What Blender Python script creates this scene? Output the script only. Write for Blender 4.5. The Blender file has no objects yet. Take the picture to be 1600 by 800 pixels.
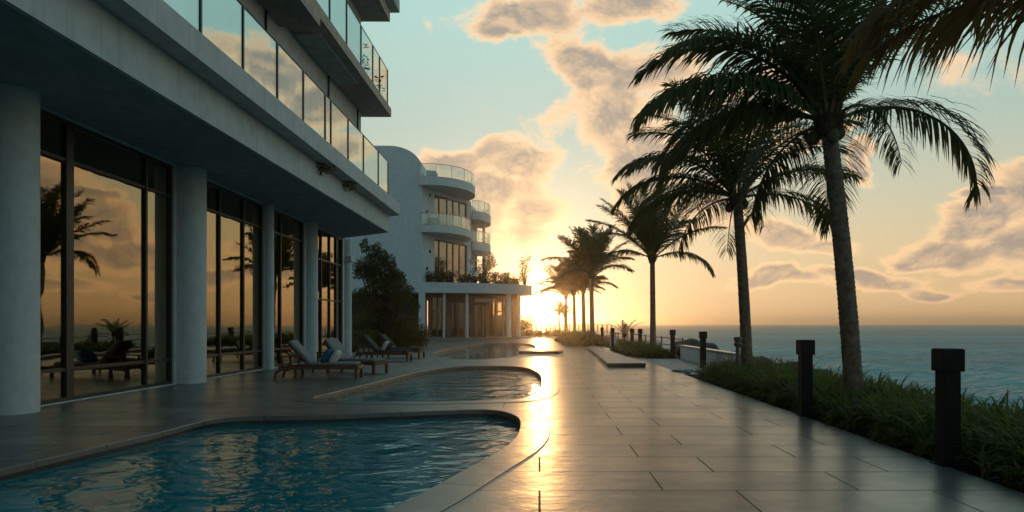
import bpy, bmesh, math, random
from math import radians, sin, cos, pi, tan
from mathutils import Vector, Matrix

S = bpy.context.scene
COL = S.collection
rnd = random.Random(7)

# ------------------------------------------------------------------ camera
cam_d = bpy.data.cameras.new('camera')
cam = bpy.data.objects.new('camera', cam_d)
COL.objects.link(cam)
cam.location = (0, 0, 1.4)
cam.rotation_euler = (radians(90), 0, 0)
cam_d.sensor_width = 36
cam_d.lens = 24.75
cam_d.shift_x = -43 / 1600
cam_d.shift_y = 106 / 1600
cam_d.clip_start = 0.05
cam_d.clip_end = 30000
S.camera = cam

# ------------------------------------------------------------------ render settings
S.render.engine = 'CYCLES'
S.cycles.use_denoising = True
S.cycles.max_bounces = 8
S.cycles.diffuse_bounces = 3
S.cycles.glossy_bounces = 5
S.cycles.transmission_bounces = 4
S.cycles.transparent_max_bounces = 16
S.cycles.volume_bounces = 0
S.cycles.caustics_reflective = False
S.cycles.caustics_refractive = False
S.cycles.sample_clamp_indirect = 6
S.view_settings.view_transform = 'Standard'
S.view_settings.look = 'None'
S.view_settings.gamma = 1
S.view_settings.exposure = .18
S.view_settings.use_curve_mapping = False

SUN_EL, SUN_AZ = radians(2.3), radians(0.1)
SUN = Vector((sin(SUN_AZ) * cos(SUN_EL), cos(SUN_AZ) * cos(SUN_EL), sin(SUN_EL)))

# ------------------------------------------------------------------ node helpers
class NT:
    def __init__(s, nt): s.nt = nt
    def n(s, t, **kw):
        x = s.nt.nodes.new(t)
        for k, v in kw.items(): setattr(x, k, v)
        return x
    def put(s, sock, v):
        if hasattr(v, 'is_linked') or isinstance(v, bpy.types.NodeSocket): s.nt.links.new(v, sock)
        elif v is not None: sock.default_value = v
    def m(s, op, a, b=None, c=None, clamp=False):
        x = s.n('ShaderNodeMath', operation=op, use_clamp=clamp)
        s.put(x.inputs[0], a); s.put(x.inputs[1], b)
        if c is not None: s.put(x.inputs[2], c)
        return x.outputs[0]
    def vm(s, op, a, b=None):
        x = s.n('ShaderNodeVectorMath', operation=op)
        s.put(x.inputs[0], a)
        if b is not None: s.put(x.inputs[1], b)
        return x.outputs['Value'] if op in ('DOT_PRODUCT', 'LENGTH', 'DISTANCE') else x.outputs[0]
    def mix(s, f, a, b, mode='MIX'):
        x = s.n('ShaderNodeMix', data_type='RGBA', blend_type=mode)
        s.put(x.inputs['Factor'], f); s.put(x.inputs[6], col4(a)); s.put(x.inputs[7], col4(b))
        return x.outputs[2]
    def ramp(s, f, stops, interp='LINEAR'):
        x = s.n('ShaderNodeValToRGB'); cr = x.color_ramp; cr.interpolation = interp
        while len(cr.elements) < len(stops): cr.elements.new(0.5)
        for e, (p, c) in zip(cr.elements, stops): e.position = p; e.color = col4(c)
        s.put(x.inputs[0], f); return x.outputs[0]
    def noise(s, vec, scale, detail=4, rough=.55, dist=0):
        x = s.n('ShaderNodeTexNoise'); s.put(x.inputs['Vector'], vec)
        x.inputs['Scale'].default_value = scale; x.inputs['Detail'].default_value = detail
        x.inputs['Roughness'].default_value = rough; x.inputs['Distortion'].default_value = dist
        return x.outputs[0]
    def sstep(s, v, a, b):
        x = s.n('ShaderNodeMapRange', interpolation_type='SMOOTHSTEP')
        s.put(x.inputs[0], v); x.inputs[1].default_value = a; x.inputs[2].default_value = b
        return x.outputs[0]
    def scale_vec(s, vec, sc):
        return s.vm('MULTIPLY', vec, sc)
    def pos(s):
        return s.n('ShaderNodeNewGeometry').outputs['Position']
    def bump(s, h, strength=.3, dist=.02, normal=None):
        x = s.n('ShaderNodeBump'); x.inputs['Strength'].default_value = strength
        x.inputs['Distance'].default_value = dist; s.put(x.inputs['Height'], h)
        if normal is not None: s.put(x.inputs['Normal'], normal)
        return x.outputs[0]

def col4(c):
    if isinstance(c, (tuple, list)) and len(c) == 3: return (c[0], c[1], c[2], 1)
    return c

# ------------------------------------------------------------------ world: dusk sky with clouds
W = bpy.data.worlds.new('World'); S.world = W; W.use_nodes = True
W.node_tree.nodes.clear()
t = NT(W.node_tree)
dirv = t.n('ShaderNodeTexCoord').outputs['Generated']
sep = t.n('ShaderNodeSeparateXYZ'); t.put(sep.inputs[0], dirv)
el = t.m('MULTIPLY', t.m('ARCSINE', sep.outputs[2]), 180 / pi)
az = t.m('MULTIPLY', t.m('ARCTAN2', sep.outputs[0], sep.outputs[1]), 180 / pi)
ang = t.m('MULTIPLY', t.m('ARCCOSINE', t.m('MINIMUM', t.vm('DOT_PRODUCT', dirv, tuple(SUN)), 1.0)), 180 / pi)
# clear sky by height above the horizon
base = t.ramp(t.m('DIVIDE', el, 90.0), [
    (0.0, (.64, .41, .205)), (.028, (.67, .46, .24)), (.065, (.64, .51, .30)), (.11, (.52, .515, .375)),
    (.17, (.38, .50, .44)), (.27, (.36, .60, .56)), (.42, (.21, .40, .44)), (.65, (.085, .195, .25)), (1.0, (.06, .14, .19))])
# the side away from the sun is darker and bluer
away = t.sstep(t.m('ABSOLUTE', az), 45, 130)
base = t.mix(away, base, t.mix(1.0, base, (.43, .59, .76), 'MULTIPLY'))
nish = t.n('ShaderNodeTexSky', sky_type='NISHITA', sun_disc=False)
nish.sun_elevation = SUN_EL; nish.sun_rotation = SUN_AZ
# brightness around the sun
def expf(a): return t.m('POWER', 2.71828, a)
g_core = expf(t.m('MULTIPLY', t.m('POWER', t.m('DIVIDE', ang, 1.15), 2.0), -1.0))
g_mid = expf(t.m('DIVIDE', ang, -3.4))
g_wide = expf(t.m('DIVIDE', ang, -12.0))
# clouds: (azimuth, height, half widths) in degrees, broken up with noise
def pxcloud(x, y, rx, ry):
    k = 180 / pi
    return (math.atan((x - 843) / 1100) * k, math.atan((506 - y) / math.hypot(1100, x - 843)) * k, rx / 1100 * k, ry / 1100 * k)
CLOUDS = [pxcloud(*c) for c in (
    (825, 12, 120, 42), (775, 40, 46, 30), (990, -20, 80, 40),
    (905, 100, 70, 42), (1000, 105, 120, 42), (950, 165, 85, 62), (985, 235, 70, 60), (1015, 300, 50, 70),
    (800, 245, 95, 42), (765, 300, 95, 55), (825, 345, 65, 38), (700, 262, 60, 34), (730, 360, 60, 40),
    (1545, 346, 62, 24), (1470, 384, 120, 20), (1410, 392, 70, 14), (1600, 376, 70, 28),
    (1210, 372, 62, 26), (1270, 385, 50, 14),
    (1590, 430, 70, 12), (1455, 438, 38, 10), (1215, 440, 70, 14), (1372, 255, 20, 26), (1330, 425, 80, 14),
    (1250, 95, 70, 36), (1180, 150, 80, 30), (1130, 235, 80, 34), (1290, 200, 60, 22), (1090, 330, 60, 40), (1550, 312, 60, 8),
    (1700, 300, 120, 50), (1900, 220, 160, 60), (2100, 380, 160, 40))]
v2 = t.n('ShaderNodeCombineXYZ'); t.put(v2.inputs[0], az); t.put(v2.inputs[1], el)
v2 = v2.outputs[0]
wn = t.n('ShaderNodeTexNoise'); t.put(wn.inputs['Vector'], t.vm('MULTIPLY', v2, (.09, .12, 0))); wn.inputs['Scale'].default_value = 1.0; wn.inputs['Detail'].default_value = 4
v2w = t.vm('ADD', v2, t.vm('MULTIPLY', t.vm('SUBTRACT', wn.outputs['Color'], (.5, .5, .5)), (9, 7, 0)))
dmin = None
for a, e, ra, re in CLOUDS:
    d = t.vm('LENGTH', t.vm('MULTIPLY', t.vm('SUBTRACT', v2w, (a, e, 0)), (1 / ra, 1 / re, 0)))
    dmin = d if dmin is None else t.n('ShaderNodeMath', operation='SMOOTH_MIN').outputs[0] if False else (d if dmin is None else t.m('SMOOTH_MIN', dmin, d, 0.25))
pv = t.vm('MULTIPLY', v2, (.055, .085, 0))
def cl_noise(vec): return t.noise(vec, 3.4, 11, .63, .35)
n0 = cl_noise(pv)
n1 = cl_noise(t.vm('ADD', pv, (-.012, -.05, 0)))
n_l = t.noise(pv, 1.1, 3, .5)
raw = t.m('ADD', t.m('SUBTRACT', 1.2, dmin), t.m('MULTIPLY', t.m('SUBTRACT', n0, .5), 2.9))
# thin scattered cloud elsewhere
rawb = t.m('ADD', t.m('MULTIPLY', t.m('SUBTRACT', n_l, .60), 3.0), t.m('MULTIPLY', t.m('SUBTRACT', n0, .5), 1.6))
rawb = t.m('MULTIPLY', rawb, t.sstep(el, 1.0, 6.0))
raw = t.m('MAXIMUM', raw, rawb)
dens = t.sstep(raw, -.01, .54)
thick = t.sstep(raw, .2, .9)
lit = t.m('ADD', .5, t.m('MULTIPLY', t.m('SUBTRACT', n0, n1), 4.5), clamp=True)
near = expf(t.m('DIVIDE', ang, -10.0))
c_lit = t.mix(near, (1.08, .68, .36), (1.35, .88, .44))
c_dark = t.mix(near, (.33, .275, .235), (.52, .385, .25))
shade = t.m('MULTIPLY', thick, t.m('SUBTRACT', 1.22, t.m('MULTIPLY', lit, .66)), clamp=True)
c_cl = t.mix(shade, c_lit, c_dark)
c_cl = t.mix(away, c_cl, t.mix(1.0, c_cl, (.34, .42, .55), 'MULTIPLY'))
skyc = t.mix(t.m('MULTIPLY', dens, .93), base, c_cl)
def add_glow(c, f, g):
    return t.mix(1.0, c, t.mix(1.0, t.n('ShaderNodeRGB').outputs[0] if False else g, f, 'MULTIPLY'), 'ADD')
def grey(f):
    x = t.n('ShaderNodeCombineColor'); [t.put(x.inputs[i], f) for i in range(3)]; return x.outputs[0]
glow = t.mix(1.0, t.mix(1.0, (3.2, 1.75, .55), grey(g_core), 'MULTIPLY'), t.mix(1.0, (.70, .48, .31), grey(g_mid), 'MULTIPLY'), 'ADD')
glow = t.mix(1.0, glow, t.mix(1.0, (.40, .32, .25), grey(g_wide), 'MULTIPLY'), 'ADD')
glow = t.mix(t.m('MULTIPLY', dens, .72), glow, (0, 0, 0))
skyc = t.mix(1.0, skyc, glow, 'ADD')
bg1 = t.n('ShaderNodeBackground'); t.put(bg1.inputs[0], skyc); bg1.inputs[1].default_value = .95
bg2 = t.n('ShaderNodeBackground'); t.put(bg2.inputs[0], nish.outputs[0]); bg2.inputs[1].default_value = .007
addsh = t.n('ShaderNodeAddShader')
t.put(addsh.inputs[0], bg1.outputs[0]); t.put(addsh.inputs[1], bg2.outputs[0])
t.put(t.n('ShaderNodeOutputWorld').inputs[0], addsh.outputs[0])
W.cycles.sampling_method = 'MANUAL'; W.cycles.sample_map_resolution = 1024

# ------------------------------------------------------------------ sun
sl = bpy.data.lights.new('sun', 'SUN'); sl.energy = .6; sl.angle = radians(.8); sl.color = (1, .50, .17)
so = bpy.data.objects.new('sun', sl); COL.objects.link(so)
so.rotation_euler = SUN.to_track_quat('Z', 'Y').to_euler()
so.location = (0, 200, 40)

# ------------------------------------------------------------------ materials
def mat(name):
    m = bpy.data.materials.new(name); m.use_nodes = True; m.node_tree.nodes.clear()
    k = NT(m.node_tree); out = k.n('ShaderNodeOutputMaterial')
    return m, k, out

def pbr(name, col, rough=.6, spec=.5, metal=0, var=.15, vscale=3.0, bump=0, bscale=40, streak=0, coat=0, dirt=None):
    m, k, out = mat(name)
    p = k.n('ShaderNodeBsdfPrincipled')
    P = k.pos()
    n = k.noise(P, vscale, 5, .6)
    c = k.mix(k.sstep(n, .3, .7), tuple(x * (1 - var) for x in col), tuple(min(1, x * (1 + var)) for x in col))
    if streak:
        sn = k.noise(k.vm('MULTIPLY', P, (2.2, 2.2, .12)), 3.0, 6, .65)
        c = k.mix(k.m('MULTIPLY', k.sstep(sn, .52, .75), streak), c, dirt or tuple(x * .45 for x in col))
        c = k.mix(k.m('MULTIPLY', k.sstep(k.noise(P, .7, 6, .7), .5, .75), streak * .6), c, dirt or tuple(x * .55 for x in col))
    k.put(p.inputs['Base Color'], c)
    p.inputs['Metallic'].default_value = metal
    k.put(p.inputs['Roughness'], k.m('ADD', rough - .06, k.m('MULTIPLY', k.noise(P, vscale * 4, 3), .12)))
    p.inputs['Specular IOR Level'].default_value = spec
    if coat: p.inputs['Coat Weight'].default_value = coat; p.inputs['Coat Roughness'].default_value = .1
    if bump: k.put(p.inputs['Normal'], k.bump(k.noise(P, bscale, 4, .6), .6, bump))
    k.put(out.inputs[0], p.outputs[0])
    return m

def glass(name, tint, refl, wav=.004, r=.012, gtint=(.93, .95, .93)):
    m, k, out = mat(name)
    P = k.pos()
    nb = k.bump(k.noise(P, .9, 2, .5), 1.0, wav)
    tr = k.n('ShaderNodeBsdfTransparent'); tr.inputs[0].default_value = col4(tint)
    gl = k.n('ShaderNodeBsdfGlossy'); gl.inputs['Roughness'].default_value = r
    gl.inputs[0].default_value = col4(gtint); k.put(gl.inputs['Normal'], nb)
    fr = k.n('ShaderNodeLayerWeight'); fr.inputs[0].default_value = .35
    f = k.m('ADD', refl, k.m('MULTIPLY', fr.outputs['Facing'], (1 - refl) * .38), clamp=True)
    mx = k.n('ShaderNodeMixShader'); k.put(mx.inputs[0], f)
    k.put(mx.inputs[1], tr.outputs[0]); k.put(mx.inputs[2], gl.outputs[0])
    k.put(out.inputs[0], mx.outputs[0]); return m

def leaf(name, c1, c2, trans=.35, rough=.45, tcol=None):
    m, k, out = mat(name)
    P = k.pos()
    n = k.noise(P, 2.3, 4, .6); oi = k.n('ShaderNodeObjectInfo')
    f = k.m('ADD', k.m('MULTIPLY', k.sstep(n, .3, .7), .7), k.m('MULTIPLY', oi.outputs['Random'], .3))
    c = k.mix(f, c1, c2)
    p = k.n('ShaderNodeBsdfPrincipled'); k.put(p.inputs['Base Color'], c); p.inputs['Roughness'].default_value = rough
    p.inputs['Specular IOR Level'].default_value = .16
    tl = k.n('ShaderNodeBsdfTranslucent'); k.put(tl.inputs[0], k.mix(.5, c, tcol) if tcol else c)
    mx = k.n('ShaderNodeMixShader'); mx.inputs[0].default_value = trans
    k.put(mx.inputs[1], p.outputs[0]); k.put(mx.inputs[2], tl.outputs[0])
    k.put(out.inputs[0], mx.outputs[0]); return m

M = {}
M['stucco'] = pbr('stucco', (.58, .58, .565), .75, .3, var=.10, bump=.012, bscale=55, streak=.30)
M['column'] = pbr('column_render', (.60, .605, .60), .8, .25, var=.07, vscale=5, bump=.007, bscale=70, streak=.22)
M['concrete'] = pbr('concrete', (.56, .555, .535), .8, .25, var=.08, bump=.006, bscale=30, streak=.42)
M['soffit'] = pbr('soffit', (.50, .49, .475), .85, .2, var=.12, bump=.006, bscale=30, streak=.2)
M['soffit_warm'] = pbr('soffit_warm', (.52, .39, .32), .85, .2, var=.14, bump=.006, bscale=30, streak=.35)  # soffit copy with the sunset's warmth put into its base colour
M['white'] = pbr('white_render', (.66, .66, .65), .75, .3, var=.06, bump=.006, bscale=25, streak=.18)
M['frame'] = pbr('dark_frame', (.022, .018, .015), .45, .5, var=.2)
M['frame_bronze'] = pbr('bronze_frame', (.22, .13, .08), .5, .5, var=.2)
M['rail'] = pbr('rail_metal', (.03, .035, .035), .4, .5, metal=.3)
M['pane'] = glass('window_pane', (.48, .42, .36), .185, gtint=(1, .86, .60))
M['pane_dark'] = glass('tinted_pane', (.55, .50, .45), .10)
M['balcony_glass'] = glass('balcony_glass', (.50, .66, .65), .46, .003, gtint=(.84, .95, .95))
M['clear_glass'] = glass('clear_glass', (.86, .94, .93), .16, .003)
M['wood_wall'] = pbr('interior_wall', (.16, .085, .05), .6, .3, var=.25, vscale=1.5)
M['in_floor'] = pbr('interior_floor', (.14, .10, .075), .35, .5, var=.2)
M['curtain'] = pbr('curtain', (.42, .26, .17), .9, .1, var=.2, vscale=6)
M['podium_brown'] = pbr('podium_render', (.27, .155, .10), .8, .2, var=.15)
M['wood'] = pbr('teak', (.17, .065, .03), .45, .4, var=.35, vscale=9, bump=.004, bscale=60)
M['cushion'] = pbr('cushion', (.28, .26, .245), .95, .1, var=.08, bump=.004, bscale=180)
M['cushion_dark'] = pbr('cushion_dark', (.09, .08, .08), .95, .1, var=.12, bump=.004, bscale=180)
M['cushion_white'] = pbr('cushion_white', (.66, .62, .58), .95, .1, var=.06, bump=.004, bscale=180)
M['cushion_blue'] = pbr('cushion_blue', (.03, .115, .20), .95, .1, var=.4, vscale=22, bump=.004, bscale=180)
M['bollard'] = pbr('bollard_metal', (.009, .0075, .007), .6, .2, var=.2, vscale=6)
M['post_grey'] = pbr('grey_post', (.16, .14, .12), .6, .4)
M['trunk'] = pbr('palm_trunk', (.22, .145, .105), .9, .2, var=.35, vscale=9, bump=.03, bscale=26, streak=.4)
M['fibre'] = pbr('palm_fibre', (.075, .042, .024), .95, .1, var=.4, vscale=16, bump=.03, bscale=40)
M['coconut'] = pbr('coconut', (.10, .075, .03), .6, .3, var=.3, vscale=8)
M['rachis'] = pbr('frond_stem', (.10, .085, .03), .55, .3, var=.2)
M['frond'] = leaf('palm_leaf', (.075, .105, .032), (.12, .14, .045), .42, tcol=(.22, .15, .03))
M['frond_gold'] = leaf('palm_leaf_sunset', (.15, .115, .034), (.21, .15, .042), .58, tcol=(.30, .17, .03))  # sunset gold put into the leaf colour of the far palms
M['frond_brown'] = leaf('palm_leaf_brown', (.22, .125, .045), (.30, .18, .06), .55, tcol=(.26, .13, .03))
M['hedge'] = leaf('hedge_leaf', (.10, .145, .028), (.17, .195, .045), .48, .5, tcol=(.14, .16, .03))
M['bush'] = leaf('bush_leaf', (.085, .088, .026), (.14, .13, .038), .38, tcol=(.13, .11, .03))
M['twig'] = pbr('twig', (.05, .035, .022), .9, .2)
M['soil'] = pbr('soil', (.035, .024, .017), .95, .1, var=.4, vscale=8, bump=.04, bscale=20)
M['rock'] = pbr('rock', (.055, .05, .045), .85, .3, var=.4, vscale=3, bump=.05, bscale=7)
M['pebble'] = pbr('pebble', (.42, .40, .37), .8, .3, var=.3, vscale=9)
M['path'] = pbr('path_paving', (.22, .22, .215), .5, .4, var=.15, vscale=2, bump=.004, bscale=20)
M['slab'] = pbr('slab_stone', (.20, .20, .205), .35, .5, var=.15, vscale=3, bump=.005, bscale=20)
M['slab_edge'] = pbr('slab_edge_stone', (.045, .045, .055), .5, .4, var=.2)
M['pier'] = pbr('jetty_stone', (.10, .085, .07), .8, .3)
M['pot'] = pbr('pot_clay', (.18, .12, .09), .8, .3)
M['teal'] = pbr('teal_fabric', (.04, .26, .25), .8, .2)
M['steel'] = pbr('steel_rail', (.45, .45, .44), .35, .5, metal=.8)

# wet stone paving
def deck_mat(name, joints=True):
    m, k, out = mat(name)
    P = k.pos(); sp = k.n('ShaderNodeSeparateXYZ'); k.put(sp.inputs[0], P)
    br = k.n('ShaderNodeTexBrick'); k.put(br.inputs['Vector'], P)
    br.offset = .37; br.offset_frequency = 2; br.squash = 1.0; br.squash_frequency = 2
    br.inputs['Color1'].default_value = (.72, .73, .74, 1); br.inputs['Color2'].default_value = (1.24, 1.21, 1.17, 1)
    br.inputs['Mortar'].default_value = (.13, .12, .11, 1)
    br.inputs['Scale'].default_value = 1; br.inputs['Mortar Size'].default_value = .009 if joints else 0
    if not joints: br.inputs['Brick Width'].default_value = 60; br.inputs['Color1'].default_value = br.inputs['Color2'].default_value = (.86, .85, .84, 1)
    br.inputs['Mortar Smooth'].default_value = .15; br.inputs['Bias'].default_value = 0
    br.inputs['Brick Width'].default_value = 1.65 if joints else 60; br.inputs['Row Height'].default_value = .74
    big = k.noise(P, .45, 5, .6); fine = k.noise(P, 7, 6, .65)
    c = k.mix(k.sstep(big, .3, .72), (.092, .09, .087), (.175, .17, .162))
    c = k.mix(k.m('MULTIPLY', k.sstep(fine, .42, .75), .5), c, (.19, .18, .17))
    c = k.mix(1.0, c, br.outputs['Color'], 'MULTIPLY')
    p = k.n('ShaderNodeBsdfPrincipled'); k.put(p.inputs['Base Color'], c)
    wet = k.sstep(k.noise(P, .8, 4, .6), .35, .65)
    ro = k.m('ADD', .30, k.m('MULTIPLY', k.m('SUBTRACT', 1.0, wet), .10))
    ro = k.m('ADD', ro, k.m('MULTIPLY', k.m('SUBTRACT', fine, .5), .16))
    ro = k.m('ADD', ro, k.m('MULTIPLY', br.outputs['Fac'], .3), clamp=True)
    k.put(p.inputs['Roughness'], ro)
    p.inputs['Specular IOR Level'].default_value = 1.0
    k.put(p.inputs['Coat Weight'], k.m('MULTIPLY', k.sstep(k.m('ADD', sp.outputs[0], k.m('MULTIPLY', k.noise(P, .6, 4, .6), 2.0)), -4.6, -.6), k.m('MULTIPLY', k.m('SUBTRACT', 1.0, br.outputs['Fac']), .40))); p.inputs['Specular Tint'].default_value = (1, .86, .67, 1); p.inputs['Coat Roughness'].default_value = .24; p.inputs['Coat IOR'].default_value = 1.4  # warm specular tint paints the sunset's amber into the wet sheen
    h = k.m('SUBTRACT', k.m('ADD', k.m('MULTIPLY', fine, .35), k.m('MULTIPLY', k.noise(k.vm('MULTIPLY', P, (1, 1.25, 1)), 2.6, 4, .55), .9)), k.m('MULTIPLY', br.outputs['Fac'], 1.6))
    nb = k.bump(h, .6, .010); k.put(p.inputs['Normal'], nb); k.put(p.inputs['Coat Normal'], nb)
    k.put(out.inputs[0], p.outputs[0]); return m
M['deck'] = deck_mat('wet_paving')
M['coping'] = deck_mat('coping_paving', False)

def basin_mat():
    m, k, out = mat('pool_plaster')
    P = k.pos(); n = k.noise(P, 1.6, 4, .6)
    c = k.mix(k.sstep(n, .3, .7), (.012, .36, .42), (.02, .46, .50))
    p = k.n('ShaderNodeBsdfPrincipled'); k.put(p.inputs['Base Color'], c); p.inputs['Roughness'].default_value = .7
    k.put(out.inputs[0], p.outputs[0]); return m
M['basin'] = basin_mat()

def mosaic_mat(name, dk, lt):
    m, k, out = mat(name)
    P = k.pos()
    ch = k.n('ShaderNodeTexVoronoi', distance='CHEBYCHEV'); k.put(ch.inputs['Vector'], P); ch.inputs['Scale'].default_value = 16
    ch.inputs['Randomness'].default_value = .15
    c = k.mix(k.sstep(ch.outputs['Distance'], .30, .46), dk, lt)
    p = k.n('ShaderNodeBsdfPrincipled'); k.put(p.inputs['Base Color'], c); p.inputs['Roughness'].default_value = .35
    k.put(out.inputs[0], p.outputs[0]); return m
M['mosaic'] = mosaic_mat('waterline_mosaic', (.055, .05, .048), (.26, .20, .13))
M['mosaic_dark'] = mosaic_mat('dark_waterline_mosaic', (.012, .03, .035), (.03, .055, .06))

def water_mat():
    m, k, out = mat('pool_water')
    P = k.pos()
    q = k.vm('MULTIPLY', P, (1, 1.25, 1))
    h = k.m('ADD', k.m('MULTIPLY', k.noise(q, 1.25, 2, .5, .6), 1.0), k.m('MULTIPLY', k.noise(q, 3.4, 2, .5, .8), .28))
    h = k.m('ADD', h, k.m('MULTIPLY', k.noise(q, 11, 2, .5, .4), .03))
    nb = k.bump(h, 1.0, .05)
    fr = k.n('ShaderNodeFresnel'); fr.inputs[0].default_value = 1.36; k.put(fr.inputs['Normal'], nb)
    tr = k.n('ShaderNodeBsdfTransparent'); tr.inputs[0].default_value = (.60, .95, .97, 1)
    gl = k.n('ShaderNodeBsdfGlossy'); gl.inputs['Roughness'].default_value = .02; k.put(gl.inputs['Normal'], nb)
    gl.inputs[0].default_value = (.95, .97, .97, 1)
    mx = k.n('ShaderNodeMixShader'); k.put(mx.inputs[0], fr.outputs[0])
    df = k.n('ShaderNodeBsdfDiffuse'); df.inputs[0].default_value = (.006, .35, .38, 1)
    m2 = k.n('ShaderNodeMixShader'); m2.inputs[0].default_value = .5; k.put(m2.inputs[1], tr.outputs[0]); k.put(m2.inputs[2], df.outputs[0])
    k.put(mx.inputs[1], m2.outputs[0]); k.put(mx.inputs[2], gl.outputs[0])
    k.put(out.inputs[0], mx.outputs[0]); return m
M['water'] = water_mat()

def sea_mat():
    m, k, out = mat('sea_water')
    P = k.pos()
    q = k.vm('MULTIPLY', P, (.55, 1.0, 1))
    h1 = k.noise(q, .22, 4, .6, .4); h2 = k.noise(q, 1.5, 4, .6, .3)
    h = k.m('ADD', k.m('MULTIPLY', h1, 2.2), k.m('MULTIPLY', h2, .55))
    nb = k.bump(h, 1.0, 2.0)
    big = k.noise(k.vm('MULTIPLY', P, (.3, 1, 1)), .03, 3, .5)
    c = k.mix(k.sstep(big, .35, .65), (.07, .34, .37), (.11, .46, .48))
    foam = k.m('MULTIPLY', k.sstep(h1, .60, .70), k.sstep(k.noise(q, 1.6, 6, .7), .52, .66))
    c = k.mix(k.m('MULTIPLY', foam, .6), c, (.5, .52, .52))
    df = k.n('ShaderNodeBsdfDiffuse'); k.put(df.inputs[0], c); k.put(df.inputs['Normal'], nb)
    gl = k.n('ShaderNodeBsdfGlossy'); gl.inputs['Roughness'].default_value = .09; k.put(gl.inputs['Normal'], nb)
    fr = k.n('ShaderNodeFresnel'); fr.inputs[0].default_value = 1.33; k.put(fr.inputs['Normal'], nb)
    # waves tilt towards the viewer, so the mean reflectance of a rough sea stays well below that of a flat one
    mx = k.n('ShaderNodeMixShader'); k.put(mx.inputs[0], k.m('MINIMUM', fr.outputs[0], .5))
    k.put(mx.inputs[1], df.outputs[0]); k.put(mx.inputs[2], gl.outputs[0])
    k.put(out.inputs[0], mx.outputs[0]); return m
M['sea'] = sea_mat()

def emis(name, col, s):
    m, k, out = mat(name); e = k.n('ShaderNodeEmission'); e.inputs[0].default_value = col4(col); e.inputs[1].default_value = s
    k.put(out.inputs[0], e.outputs[0]); return m
M['lamp_glow'] = emis('lamp_glow', (1, .55, .2), 9)

# ------------------------------------------------------------------ geometry helpers
def wloc(o):
    v = Vector((0, 0, 0))
    while o is not None: v += o.location; o = o.parent
    return v

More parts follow.
